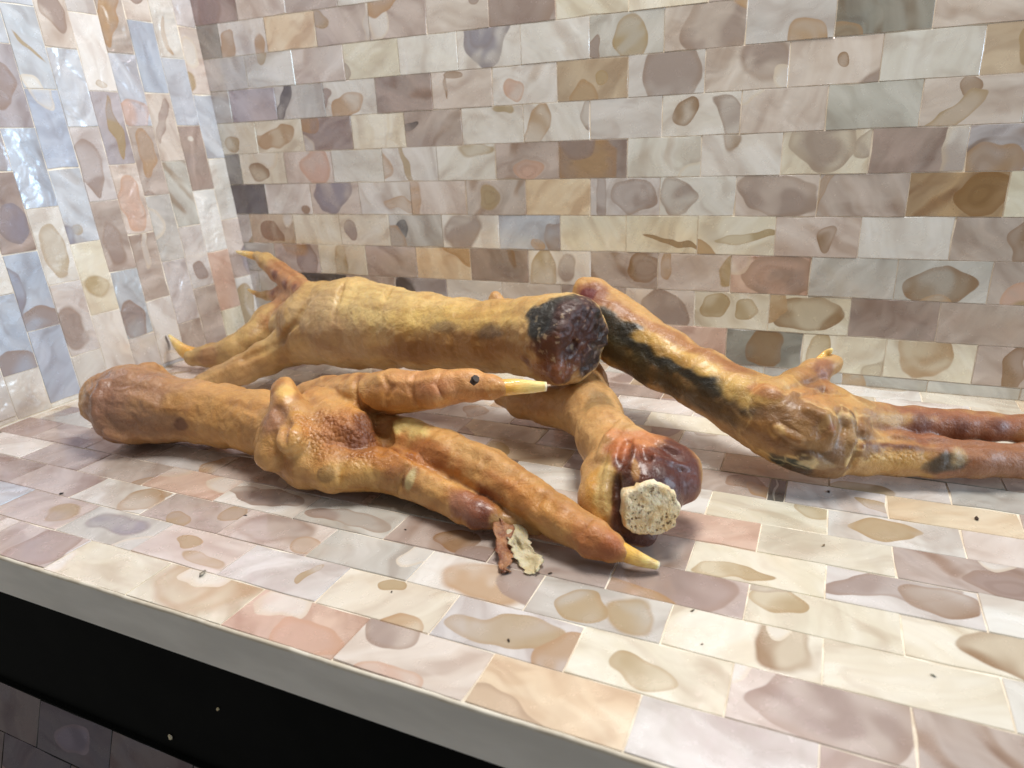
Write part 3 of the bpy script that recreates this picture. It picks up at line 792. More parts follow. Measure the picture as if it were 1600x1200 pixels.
for nodes, k in (
    ([(408, 640, G0, 3), (403, 680, G0, 5), (412, 715, G0, 5), (430, 738, G0, 4)], .10),
    ([(434, 640, G0, 5), (446, 662, G0, 8), (440, 690, G0, 6)], .12),
    ([(470, 612, G0, 2.5), (480, 640, G0, 4), (472, 670, G0, 4), (456, 700, G0, 3)], .06),
    ([(560, 632, G0, 5), (582, 646, G0, 11), (600, 664, G0, 13), (606, 684, G0, 10), (596, 704, G0, 6)], .10),
    ([(604, 700, G0, 5), (650, 720, G0, 6), (700, 744, G0, 6), (745, 770, G0, 5)], .07),
    ([(558, 588, G0, 2.5), (554, 612, G0, 4), (566, 630, G0, 4)], .07),
    ([(598, 585, G0, 2.5), (610, 606, G0, 4), (602, 632, G0, 4)], .07),
    ([(648, 584, G0, 2), (640, 604, G0, 3.5), (648, 630, G0, 3)], .07),
    ([(690, 584, G0, 2), (682, 600, G0, 3), (690, 620, G0, 3)], .06),
    ([(548, 714, G0, 3), (532, 735, G0, 5), (530, 756, G0, 4)], .08),
    ([(635, 728, G0, 3), (622, 752, G0, 5), (618, 772, G0, 4)], .06),
    
    ([(760, 716, G0, 2), (748, 740, G0, 3)], .08), ([(850, 768, G0, 2), (838, 796, G0, 3)], .08), ([(922, 812, G0, 2), (908, 840, G0, 3)], .08)):
    A.groove(nodes, k)
for nodes in ([(160, 600, G0, 8), (152, 622, G0, 9), (150, 645, G0, 8)], [(170, 676, G0, 8), (190, 684, G0, 7)], [(225, 574, G0, 8), (240, 572, G0, 7)]):
    A.chain(nodes, .10)
SA = Skin(A, H, 1.15, 1, (204, 151, 86))
SA.tone(0.45*np.clip(SA.mott*2+0.2, 0, 1), (214, 154, 76))
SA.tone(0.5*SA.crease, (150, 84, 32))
S = SA.spot
S(190, 620, 90, 80, 0, (164, 118, 90), .75, 1.2, rough=.4); S(158, 640, 44, 66, 0, (142, 98, 80), .6, 1.2, rough=.4); S(240, 672, 60, 22, 0, (150, 108, 74), .6, .8)
S(320, 625, 90, 22, 3, (206, 150, 80), .7, .8); S(350, 672, 90, 18, 3, (196, 142, 76), .5, .8); S(412, 640, 18, 30, 0, (176, 124, 82), .6)
S(272, 672, 12, 9, 0, (104, 60, 36), .7, .6)
S(447, 596, 16, 14, 0, (226, 182, 96), .8, .8); S(432, 640, 16, 26, 30, (150, 100, 72), .7, .6); S(470, 650, 16, 34, 0, (214, 154, 66), .7, .6)  # brown on the stub's left side is shade painted in
S(540, 660, 60, 50, 20, (184, 116, 56), .8, .9); S(548, 672, 36, 30, 20, (168, 94, 42), .5, .8); S(540, 655, 62, 50, 20, field='peb', st=1.0, edge=.5)
S(588, 690, 20, 60, -60, (120, 60, 26), .7, .8); S(585, 655, 26, 14, 50, (104, 50, 22), .7, .8)  # crevice shade between pad and toes painted into the skin
S(515, 745, 14, 12, 0, (84, 58, 44), .75, .5); S(470, 715, 40, 22, 20, (206, 156, 86), .6, .8); S(560, 748, 60, 20, 0, (214, 164, 84), .6, .8)
S(620, 700, 60, 16, 0, (204, 130, 54), .7, .9); S(625, 755, 8, 22, 15, (206, 190, 134), .8, .5); S(616, 752, 5, 14, 15, (110, 72, 40), .6, .5)
S(735, 782, 42, 26, 20, (146, 80, 46), .85, .7); S(752, 800, 22, 24, 0, (120, 58, 36), .8, .5); S(705, 790, 26, 14, 20, (170, 112, 88), .6, .8)
S(635, 655, 46, 12, 18, (226, 196, 116), .85, .7); S(660, 700, 60, 22, 25, (172, 96, 34), .75, .8); S(790, 760, 60, 22, 30, (196, 122, 52), .75, .9)
S(850, 780, 70, 14, 36, (214, 146, 66), .6, .8); S(925, 845, 40, 34, 36, (180, 104, 54), .75, .9); S(880, 800, 22, 16, 30, (206, 138, 76), .5, .8); S(945, 858, 20, 22, 0, (160, 82, 44), .6, .6)
S(700, 600, 110, 36, 0, (206, 140, 84), .65, .8); S(600, 640, 70, 16, 0, (212, 142, 56), .6, .8); S(660, 600, 30, 12, 0, (186, 112, 72), .5, .8)
S(800, 815, 34, 12, 12, (190, 146, 88), .8, .5)
S(765, 605, 20, 20, 0, (208, 146, 66), .5, .8)
for a in ((180, 620, 60, 60), (470, 650, 40, 50), (740, 790, 40, 30), (600, 710, 60, 20)): S(*a, 0, field='wet', val=.7, st=1.0, edge=.8)
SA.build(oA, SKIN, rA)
claw(rA, oA, [R_(780, 606, 14, z=2.0), R_(805, 605, 13, z=2.0), R_(830, 604, 10.5, z=1.98), R_(854, 604, 7.5, z=1.96)])
claw(rA, oA, [R_(960, 858, 18, z=.36), R_(985, 868, 14, z=.3), R_(1008, 877, 10.5, z=.22), R_(1028, 884, 7, z=.12)])
claw_done = claw(rA, oA, [R_(737, 600, 5, z=2.3), R_(742, 594, 7, z=2.36), R_(744, 591, 6.5, z=2.41)], mat=None or CLAW, n=8, name='scab')
SCAB = NT('dark_scab'); SCAB.b.inputs['Base Color'].default_value = (0.03, 0.015, 0.01, 1); SCAB.b.inputs['Roughness'].default_value = 0.5
scab = bpy.data.objects['scab']; scab.data.materials[0] = SCAB.m; scab['label'] = 'small dark brown scab on the upper toe'

# ---- pale foot behind it: toes reach the corner, cut black end to the right
oB = np.array([9.0, -4.5, 0.0])
rB = foot_root('chicken_foot', oB, 'pale yellow dried chicken foot lying behind, its cut end black and dark red')
Bf = Flesh(oB)
Bf.chain([(462, 505, Z(1.6), 42), (505, 507, Z(1.8), 63), (552, 506, Z(1.9), 72), (605, 512, Z(1.95), 66), (660, 517, Z(2.05), 59), (720, 521, Z(2.15), 55), (780, 524, Z(2.25), 55), (835, 527, Z(2.35), 61), (880, 530, Z(2.45), 69), (935, 536, Z(2.55), 66)], 0.35)
Bf.chain([(505, 480, Z(1.9), 44), (462, 485, Z(1.6), 33), (425, 505, Z(1.3), 28), (395, 530, Z(.95), 24), (365, 547, Z(.7), 21), (330, 556, Z(.52), 19), (302, 558, Z(.46), 16)], 0.2)
Bf.chain([(500, 525, Z(1.6), 44), (455, 540, Z(1.2), 33), (415, 560, Z(.9), 28), (378, 578, Z(.65), 25), (345, 592, Z(.45), 22), (318, 600, Z(.38), 18)], 0.12)
Bf.chain([(510, 485, Y(-4.0), 24), (462, 446, Y(-2.4), 20), (436, 424, Y(-1.6), 17), (416, 408, Y(-1.35), 13), (402, 400, Y(-1.25), 8)], 0.12)
Bf.chain([(488, 480, Y(-3.4), 22), (440, 462, Y(-1.9), 15), (418, 462, Y(-1.5), 7), (402, 460, Y(-1.4), 5)], 0.15)
Bf.chain([(850, 560, Z(2.0), 30), (885, 582, Z(2.0), 24), (905, 585, Z(2.0), 16)], 0.2)
Bf.chain([(640, 566, Z(1.3), 10), (700, 570, Z(1.35), 12), (770, 574, Z(1.45), 11)], 0.12)
G0 = {'s': 0}
for nodes, k in (([(482, 470, G0, 2), (460, 505, G0, 5), (440, 528, G0, 6), (410, 548, G0, 6), (380, 562, G0, 5)], .1), ([(562, 436, G0, 2), (552, 465, G0, 3.5), (556, 500, G0, 3)], .08),
    ([(586, 440, G0, 2), (576, 468, G0, 3), (582, 490, G0, 2.5)], .08), ([(610, 446, G0, 2), (602, 470, G0, 3)], .08), ([(540, 440, G0, 2), (526, 470, G0, 3), (520, 500, G0, 2)], .08), ([(700, 462, G0, 2), (698, 480, G0, 3)], .08)):
    Bf.groove(nodes, k)
qB = P(922, 532, z=2.5); nB = np.array([0.93, -0.36, -0.06]); nB /= np.linalg.norm(nB)
Bf.planes.append((qB, nB, 0.25))
for x, y, r in ((905, 500, 9), (890, 540, 7), (915, 545, 9), (900, 470, 6), (875, 575, 7), (925, 510, 6)):
    q = P(x, y, z=2.5); q = q-nB*((q-qB)@nB); Bf.cut.append((q, q+0.02, r/78, r/78, 0.1))
SB = Skin(Bf, H, 0.8, 40, (206, 166, 106))
SB.tone(0.75*np.clip((SB.N[:, 2]-0.05)*1.3, 0, 1)*0.6, (214, 180, 104))  # upward faces toned lighter: overhead light put into the skin colour
SB.tone(0.5*np.clip(SB.mott*2, 0, 1), (170, 116, 52))
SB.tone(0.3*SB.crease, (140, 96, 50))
S = SB.spot
S(560, 470, 120, 40, 4, (220, 190, 120), .7, .8); S(700, 490, 130, 22, 3, (220, 180, 92), .6, .8); S(480, 480, 50, 40, 30, (196, 162, 120), .6, .8)  # lit cream top painted on, browner shaded underside next
S(700, 550, 130, 24, 2, (160, 104, 42), .55, .9); S(620, 560, 60, 14, 0, (150, 96, 44), .5, .9); S(520, 540, 60, 30, 0, (186, 146, 104), .5, .9)
S(745, 520, 26, 12, 0, (112, 88, 66), .65, .8, rough=.9); S(680, 505, 22, 8, 5, (120, 96, 74), .5, .8, rough=.9)
S(340, 580, 60, 26, -30, (196, 150, 96), .6, .9); S(310, 560, 20, 14, 0, (170, 120, 84), .6, .8)
for x, y in ((415, 428), (430, 445), (410, 455), (450, 440)): S(x, y, 12, 9, 20, (140, 70, 34), .8, .5)
S(425, 430, 60, 50, 40, (190, 128, 80), .85, .9, depth=2)
for x, y in ((415, 428), (430, 445), (412, 455), (448, 440)): S(x, y, 9, 6, 20, (128, 66, 40), .75, .6)
sd = (SB.V-qB)@nB
end = np.clip((sd+0.06)/0.05, 0, 1)
SB.tone(end*0.95, (50, 32, 28))
S(845, 500, 30, 44, 10, (40, 38, 34), .96, .35, rough=.45); S(880, 470, 60, 20, 0, (44, 40, 34), .95, .4); S(868, 520, 34, 34, 0, (34, 32, 29), .96, .3)
S(895, 500, 24, 40, 0, (48, 30, 28), .95, .4, rough=.4); S(925, 520, 16, 50, 0, (70, 36, 34), .8, .5, rough=.9); S(895, 520, 10, 24, 20, (130, 108, 100), .6, .5, rough=1.1)
S(860, 560, 40, 22, 10, (104, 50, 26), .9, .6); S(890, 580, 34, 24, 0, (112, 54, 26), .85, .6)
S(885, 562, 44, 34, 0, (104, 54, 30), .9, .6, depth=2); S(905, 515, 30, 46, 0, (74, 40, 34), .85, .6); S(850, 578, 36, 20, 0, (140, 78, 38), .7, .8); S(910, 596, 12, 12, 0, (178, 128, 70), .7, .8)
S(850, 570, 40, 24, 0, field='wet', val=.5, edge=.6)
ck = fbm(SB.V*9, 66, 3); near_end = np.clip(1.5-np.linalg.norm(SB.V-P(885, 530, z=2.6), axis=1)/1.0, 0, 1)
SB.tone(near_end*np.clip((ck-0.38)*14, 0, 1)*0.7, (196, 176, 140)); SB.tone(end*np.clip((ck-0.25)*8, 0, 1)*0.5, (120, 86, 74)); S(560, 480, 100, 40, 0, field='wet', val=.25, edge=.8)
rr_ = fbm(SB.V*7, 77, 4)
SB.V = SB.V+SB.N*(np.clip(end+(np.hypot(*(np.array(proj(SB.V)[:2])-np.array([[870], [530]])))<60)*0.5, 0, 1)*rr_*0.075)[:, None]
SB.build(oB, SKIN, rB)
claw(rB, oB, [R_(306, 556, 14, z=.5), R_(288, 549, 11, z=.6), R_(275, 537, 7, z=.8), R_(264, 524, 2.5, z=1.0)])
claw(rB, oB, [R_(408, 402, 7, y=-1.3), R_(393, 399, 6, y=-1.2), R_(380, 396, 4.2, y=-1.1), R_(369, 393, 1.6, y=-1.0)])
claw(rB, oB, [R_(406, 460, 4.5, y=-1.4), R_(396, 457, 3.5, y=-1.3), R_(387, 452, 1.5, y=-1.2)])

# ---- foot under the pale one: its cut knuckle faces the viewer
oD = np.array([15.5, -7.0, 0.0])
rD = foot_root('chicken_foot', oD, 'dried chicken foot pinned under the pale one, red knuckle showing a round sawn bone')
Df = Flesh(oD)
Df.chain([(893, 560, Z(1.05), 34), (905, 600, Z(1.0), 42), (925, 645, Z(.95), 43), (950, 690, Z(.95), 46), (975, 725, Z(.95), 54), (1000, 752, Z(.95), 58), (1015, 772, Z(.92), 54)], 0.3)
Df.chain([(985, 705, Z(1.2), 40), (1030, 715, Z(1.15), 34), (1060, 733, Z(1.05), 36), (1062, 755, Z(.9), 36)], 0.15)
Df.chain([(935, 740, Z(.9), 30), (940, 780, Z(.7), 36), (955, 815, Z(.5), 30)], 0.18)
Df.chain([(985, 800, Z(.6), 44), (1003, 830, Z(.38), 30), (1010, 842, Z(.28), 18)], 0.15)
Df.chain([(782, 622, Z(.62), 12), (815, 630, Z(.7), 22), (860, 634, Z(.85), 30), (905, 640, Z(.92), 38)], 0.25)
Df.chain([(830, 560, Y(-4.0), 14), (800, 500, Y(-3.2), 13), (775, 470, Y(-3.0), 12), (774, 463, Y(-3.0), 9)], 0.1)
qD = P(1017, 793, z=.88); nD = np.array([0.42, -0.86, -0.02]); nD /= np.linalg.norm(nD)
Df.planes.append((qD+nD*0.10, nD, 0.35))
G0 = {'s': 0}
Df.chain([(938, 712, G0, 7), (950, 685, G0, 8), (972, 664, G0, 9), (996, 660, G0, 8), (1014, 674, G0, 8), (1028, 694, G0, 8), (1056, 704, G0, 7)], 0.09)
Df.chain([(992, 688, G0, 5), (993, 706, G0, 6), (988, 726, G0, 6), (975, 742, G0, 5)], 0.05)
Df.chain([(950, 735, G0, 8), (948, 770, G0, 9), (952, 806, G0, 8)], 0.08)
Df.chain([(1020, 712, G0, 5), (1046, 722, G0, 6), (1072, 730, G0, 5)], 0.07)
Df.groove([(979, 690, {'s': 2}, 8), (974, 712, {'s': 4}, 11), (970, 728, {'s': 2}, 7)], 0.05)
Df.groove([(1004, 698, {'s': 2}, 7), (1010, 714, {'s': 3}, 9)], 0.05)
Df.groove([(962, 750, {'s': 2}, 6), (966, 790, {'s': 3}, 8), (972, 820, {'s': 2}, 6)], 0.07)
SD = Skin(Df, H, 0.9, 80, (204, 156, 96))
SD.tone(0.5*np.clip(SD.mott*2, 0, 1), (208, 156, 92))
S = SD.spot
S(985, 700, 60, 40, 25, (188, 106, 58), .9, .8); S(1056, 738, 50, 56, 0, (100, 46, 34), .97, .4); S(1045, 790, 40, 30, 0, (72, 38, 34), .9, .5); S(1000, 700, 60, 20, 30, (196, 104, 58), .6, .7)
S(1000, 760, 66, 60, 0, (104, 52, 36), .9, .6); S(968, 770, 22, 70, 5, (116, 52, 24), .9, .5); S(930, 770, 22, 60, 4, (206, 148, 60), .9, .5); S(945, 740, 14, 40, 6, (222, 190, 120), .7, .6)
S(1000, 840, 44, 24, 0, (86, 38, 34), .95, .5); S(1076, 738, 44, 70, 0, (98, 46, 34), .95, .5, rough=.3, depth=2.2); S(962, 800, 30, 60, 0, (84, 46, 32), .85, .7); S(1010, 850, 50, 26, 0, (80, 42, 36), .95, .5, depth=2); S(1060, 765, 40, 40, 0, (78, 40, 36), .8, .6)
S(930, 610, 20, 30, 0, (120, 96, 60), .5, .8); S(820, 630, 50, 20, 0, (182, 124, 66), .5, .9); S(976, 710, 9, 18, 0, (110, 50, 22), .8, .5, rough=.3); S(1008, 712, 8, 11, 0, (110, 50, 22), .8, .5, rough=.3); S(985, 668, 50, 12, 10, (204, 124, 70), .8, .7); S(990, 720, 6, 18, 0, (214, 160, 90), .8, .5, rough=.2); S(950, 770, 9, 40, 0, (220, 186, 116), .7, .5)
S(990, 735, 90, 90, 0, field='wet', val=.6, edge=.6)
SD.build(oD, SKIN, rD)
def bone_material():
    t = NT('sawn_bone')
    g = t.n('ShaderNodeNewGeometry').outputs['Position']
    v = t.n('ShaderNodeTexVoronoi', {'Scale': 12.0, 'Vector': t.vm('ADD', g, t.vm('SCALE', t.noise(g, 6.0).outputs['Color'], sc=0.12))})
    n = t.noise(g, 9.0, 5.0, 0.75).outputs['Fac']
    pore = t.attr('pore').outputs['Fac']
    hole = t.math('MULTIPLY', t.math('MAXIMUM', t.ramp(n, 0.56, 0.66), t.ramp(v.outputs['Distance'], 0.36, 0.20)), t.math('MULTIPLY', pore, t.ramp(t.noise(g, 3.2, 2.0).outputs['Fac'], 0.34, 0.52, 0.15, 1.0)))
    col = t.mix(t.ramp(t.noise(g, 3.0, 3.0).outputs['Fac'], 0.4, 0.65), rgba((255, 236, 200)), rgba((244, 208, 150)))
    col = t.mix(t.math('MULTIPLY', hole, 0.9), col, rgba((128, 92, 48)))
    t.set(t.b.inputs['Base Color'], col)
    t.b.inputs['Roughness'].default_value = 0.55
    t.b.inputs['Subsurface Weight'].default_value = 0.2
    t.b.inputs['Subsurface Radius'].default_value = (0.2, 0.12, 0.06)
    t.set(t.b.inputs['Normal'], t.bump(t.math('SUBTRACT', t.noise(g, 12.0, 4.0, 0.7).outputs['Fac'], hole), 0.9, 0.08))
    return t.m
BONE = bone_material()
def bone_disc(parent, origin, c, nrm, r, th):
    sd_ = np.cross(nrm, [0, 0, 1.0]); sd_ /= np.linalg.norm(sd_); u = np.cross(sd_, nrm)
    vs = []; pore = []; nr, na = 18, 56
    for i in range(nr+1):
        f = i/nr
        for j in range(na):
            a = 2*math.pi*j/na
            edge = 1+0.08*float(vnoise(np.array([math.cos(a)*1.6, math.sin(a)*1.6, 3.0]), 5))+0.05*float(vnoise(np.array([math.cos(a)*11, math.sin(a)*11, 2.0]), 9))+0.05*float(vnoise(np.array([math.cos(a)*5, math.sin(a)*5, 9.0]), 6))
            rad = min(f/0.86, 1.0)
            q = c+(sd_*math.cos(a)+u*math.sin(a)*0.94)*r*edge*rad
            h = th*(1-0.16*rad*rad) if f <= 0.86 else th*0.84*(1-(f-0.86)/0.14*2.2)
            h += 0.035*float(fbm(q*7, 8, 3))*(1 if f < 0.9 else 0.3)-0.03*(1-abs(rad*2-1))*0
            vs.append(q+nrm*h-origin); pore.append(max(0.0, min(1.0, (0.93-rad)*9)))
    fs = [(i*na+j, i*na+(j+1) % na, (i+1)*na+(j+1) % na, (i+1)*na+j) for i in range(nr) for j in range(na)]
    me = mesh_of('sawn_bone', vs, fs, True)
    a = me.attributes.new('pore', 'FLOAT', 'POINT'); a.data.foreach_set('value', pore)
    return link('sawn_bone', me, BONE, parent)
qb = P(1016, 793, z=.86)
bone_disc(rD, oD, qb+nD*0.0, (nD*0.9-fw*0.35)/np.linalg.norm(nD*0.9-fw*0.35), 0.47, 0.15)

# ---- foot at the right, propped on the cut end, toes running out of view
oC = np.array([18.5, -6.0, 0.0])
rC = foot_root('chicken_foot', oC, 'amber and black streaked dried chicken foot at the right, propped up on the others')
Cf = Flesh(oC)
Cf.chain([(918, 462, Y(-4.0), 26), (940, 495, Y(-4.1), 46), (978, 527, Y(-4.3), 52), (1035, 561, Y(-4.7), 48), (1100, 597, Y(-5.2), 46), (1160, 630, Y(-5.6), 50), (1210, 655, Y(-5.9), 57), (1258, 676, Z(1.05), 60), (1305, 684, Z(.92), 55)], 0.3)
Cf.chain([(912, 447, Y(-4.0), 15), (930, 455, Y(-4.0), 20), (960, 480, Y(-4.1), 18)], 0.15)
Cf.chain([(1205, 622, Z(1.7), 24), (1243, 602, Z(1.7), 25), (1272, 584, Z(1.8), 22), (1298, 570, Z(1.9), 15), (1306, 566, Z(1.9), 12)], 0.15)
Cf.chain([(1255, 612, Z(1.6), 26), (1300, 625, Z(1.4), 22), (1330, 636, Z(1.25), 20)], 0.2)
Cf.chain([(1275, 660, Z(1.2), 44), (1325, 655, Z(1.15), 36), (1375, 657, Z(1.05), 28), (1430, 660, Z(.98), 26), (1500, 664, Z(.92), 25), (1545, 667, Z(.9), 24), (1600, 671, Z(.86), 23), (1700, 680, Z(.8), 21), (1780, 684, Z(.75), 14)], 0.13)
Cf.chain([(1290, 700, Z(.8), 44), (1345, 708, Z(.62), 38), (1400, 710, Z(.56), 36), (1460, 714, Z(.53), 34), (1520, 718, Z(.5), 30), (1600, 720, Z(.46), 28), (1720, 726, Z(.42), 25), (1820, 736, Z(.34), 15)], 0.13)
Cf.chain([(1270, 725, Z(.5), 20), (1300, 732, Z(.45), 16)], 0.15)
for nodes, k in (([(1340, 640, G0, 3), (1344, 670, G0, 5), (1340, 700, G0, 6), (1330, 730, G0, 5)], .09), ([(1308, 640, G0, 4), (1320, 668, G0, 6), (1312, 690, G0, 4)], .09),
    ([(1345, 684, G0, 6), (1400, 684, G0, 7), (1460, 687, G0, 7), (1530, 692, G0, 6), (1598, 697, G0, 5)], .07), ([(1240, 700, G0, 4), (1275, 706, G0, 5), (1300, 722, G0, 4)], .09),
    ([(1225, 610, G0, 3), (1262, 600, G0, 4), (1290, 590, G0, 3)], .07), ([(1250, 620, G0, 2), (1290, 612, G0, 4), (1320, 618, G0, 3)], .07), ([(1482, 700, G0, 3), (1486, 715, G0, 4), (1480, 728, G0, 3)], .07)):
    Cf.groove(nodes, k)
for nodes in ([(1262, 640, G0, 6), (1290, 650, G0, 7), (1300, 676, G0, 6), (1284, 706, G0, 5)], [(1326, 650, G0, 6), (1332, 690, G0, 7), (1318, 726, G0, 5)], [(1215, 668, G0, 5), (1250, 690, G0, 6)]):
    Cf.chain(nodes, .09)
SC = Skin(Cf, H, 0.8, 120, (196, 148, 86))
SC.tone(0.7*np.clip(SC.mott*2.2, 0, 1), (206, 156, 78))
S = SC.spot
for i in range(12):                                             # long black band down the shank
    f = i/11; x = 930+f*235; y = 497+f*135+math.sin(i*1.9)*4
    S(x, y, 26, 19-4*f, 30, (42, 38, 28), .93, .5, rough=.55)
for i in range(8):
    f = i/7; S(950+f*190, 565+f*92, 30, 20, 30, (74-10*(1-f), 54, 28), .85*(1-.4*f), .9)
for i in range(7):
    f = i/6; S(1000+f*170, 520+f*78, 26, 12, 27, (218, 172, 84), .85, .7)
for i in range(8):
    f = i/7; S(925+f*230, 450+f*112, 22, 11, 28, (170, 112, 62), .9, .7)
S(1165, 610, 50, 22, 25, (220, 178, 92), .85, .7); S(1190, 596, 24, 10, 20, (190, 112, 62), .7, .8)
S(925, 445, 26, 16, 30, (140, 84, 60), .8, .9); S(905, 455, 12, 10, 0, (104, 34, 34), .9, .5)
S(1200, 640, 30, 16, 10, (112, 78, 48), .7, .7); S(1190, 680, 60, 20, 35, (170, 116, 50), .6, .9); S(1255, 665, 22, 30, 10, (124, 78, 32), .8, .6, rough=.8)
S(1270, 720, 30, 12, 5, (82, 58, 30), .9, .5); S(1240, 742, 34, 8, 25, (42, 46, 40), .9, .5); S(1318, 632, 16, 18, 0, (88, 66, 58), .9, .4)
S(1295, 655, 10, 10, 0, (180, 100, 60), .8, .5); S(1330, 700, 14, 44, 0, (212, 180, 116), .8, .5); S(1320, 720, 10, 30, 0, (140, 100, 56), .7, .6); S(1295, 735, 34, 6, 5, (226, 206, 160), .8, .5)
S(1290, 640, 30, 8, -60, (222, 188, 120), .8, .6); S(1260, 690, 40, 14, 60, (214, 166, 90), .6, .8)
S(1275, 590, 44, 22, -30, (168, 108, 66), .8, 1.0); S(1300, 570, 20, 14, -30, (142, 82, 58), .7, .8); S(1280, 610, 60, 14, 10, (190, 134, 76), .7, .8)
S(1500, 662, 130, 30, 3, (156, 94, 64), .92, .9); S(1400, 645, 60, 12, 2, (206, 162, 96), .8, .7); S(1370, 660, 30, 20, 0, (180, 128, 76), .7, .7)
for x in (1425, 1490, 1565): S(x, 660, 14, 16, 0, (108, 60, 48), .6, .9)
S(1400, 690, 60, 10, 3, (92, 46, 32), .85, .6, rough=.8); S(1400, 715, 60, 22, 0, (204, 154, 78), .85, .7); S(1550, 722, 90, 34, 0, (158, 104, 72), .9, .9); S(1470, 738, 30, 14, -15, (66, 60, 46), .8, .6); S(1485, 715, 12, 20, 20, (206, 184, 136), .6, .6)
S(1390, 700, 60, 12, 0, field='peb', val=.8, edge=.6)
for a in ((1100, 560, 200, 70), (1300, 650, 70, 60), (1500, 670, 160, 50)): S(*a, 20, field='wet', val=.35, edge=.8)
mk = np.clip(1.6-np.linalg.norm(SC.V-P(1285, 680, z=1.2), axis=1)/1.25, 0, 1)
mv = fbm(SC.V*1.7+3, 55, 3)
SC.tone(mk*np.clip((mv-0.02)*9, 0, 1)*0.6, (126, 86, 48)); SC.tone(mk*np.clip(1-np.abs(mv-0.0)*16, 0, 1)*0.7, (224, 194, 136))
SC.build(oC, SKIN, rC)
claw(rC, oC, [R_(1278, 564, 6, z=2.0), R_(1290, 554, 6, z=2.1), R_(1297, 548, 4.5, z=2.2), R_(1301, 545, 2, z=2.24)])
claw(rC, oC, [R_(1775, 684, 12, z=.75), R_(1810, 688, 8, z=.65), R_(1840, 694, 4, z=.5)])
claw(rC, oC, [R_(1815, 736, 12, z=.34), R_(1850, 742, 8, z=.28), R_(1880, 750, 4, z=.2)])
print('skin verts', [len(x.V) for x in (SA, SB, SC, SD)])

def flap_material(name, c1, c2, trans):
    t = NT(name)
    g = t.n('ShaderNodeNewGeometry').outputs['Position']
    n = t.noise(g, 5.0, 5.0, 0.65).outputs['Fac']
    t.set(t.b.inputs['Base Color'], t.mix(t.ramp(n, 0.35, 0.65), rgba(c1), rgba(c2)))
    t.b.inputs['Roughness'].default_value = 0.35
    t.b.inputs['Transmission Weight'].default_value = trans
    t.b.inputs['Subsurface Weight'].default_value = 0.3
    t.b.inputs['Subsurface Radius'].default_value = (0.3, 0.2, 0.1)
    t.set(t.b.inputs['Normal'], t.bump(t.noise(g, 12.0, 4.0, 0.6).outputs['Fac'], 0.8, 0.06))
    return t.m
def flap(parent, origin, rows, mat, seed, label):
    """a torn strip of skin: rows of (px left, px right, py, height), crumpled and given thickness"""
    n = 10; rows2 = []
    for (a, b) in zip(rows[:-1], rows[1:]):
        for q in range(5): rows2.append([a[i]*(1-q/5)+b[i]*q/5 for i in range(4)])
    rows2.append(rows[-1]); m = len(rows2)
    top = []
    for i, (xl, xr, py, z) in enumerate(rows2):
        jl = 6*float(vnoise(np.array([i*0.9, 1.0, seed]), 3)); jr = 6*float(vnoise(np.array([i*0.9, 7.0, seed]), 3))
        for j in range(n):
            f = j/(n-1); q = P(xl+jl+(xr-xl+jr-jl)*f, py+2*float(vnoise(np.array([j*0.8, i*0.1, seed]), 4)), z=z)
            q = q+np.array([0, -0.02, 0.055])*float(fbm(np.array([f*2.2, i*0.35, seed*1.0]), 5, 3))*2
            q[2] = max(q[2], 0.03)
            top.append(q)
    top = np.array(top)
    bot = top+np.array([0.008, 0.022, -0.012])
    vs = [tuple(v-origin) for v in top]+[tuple(v-origin) for v in bot]; N_ = len(top)
    fs = []
    for i in range(m-1):
        for j in range(n-1):
            a = i*n+j; fs.append((a, a+n, a+n+1, a+1)); fs.append((N_+a, N_+a+1, N_+a+n+1, N_+a+n))
    ring = [j for j in range(n)]+[i*n+n-1 for i in range(1, m)]+[(m-1)*n+j for j in range(n-2, -1, -1)]+[i*n for i in range(m-2, 0, -1)]
    for a, b in zip(ring, ring[1:]+ring[:1]): fs.append((a, b, N_+b, N_+a))
    o = link('torn_skin', mesh_of('torn_skin', vs, fs, True), mat, parent); o['label'] = label
    return o
flap(rA, oA, [(768, 784, 792, .42), (772, 800, 830, .26), (770, 802, 862, .14), (780, 796, 884, .06), (786, 792, 896, .03)], flap_material('raw_red_skin', (136, 76, 48), (190, 136, 94), 0.2), 3, 'dark red torn strip of skin')
flap(rA, oA, [(778, 800, 802, .36), (788, 822, 832, .24), (800, 836, 856, .13), (810, 848, 878, .07), (824, 840, 897, .03)], flap_material('pale_clear_skin', (232, 214, 168), (244, 232, 200), 0.35), 8, 'pale translucent torn strip of skin')

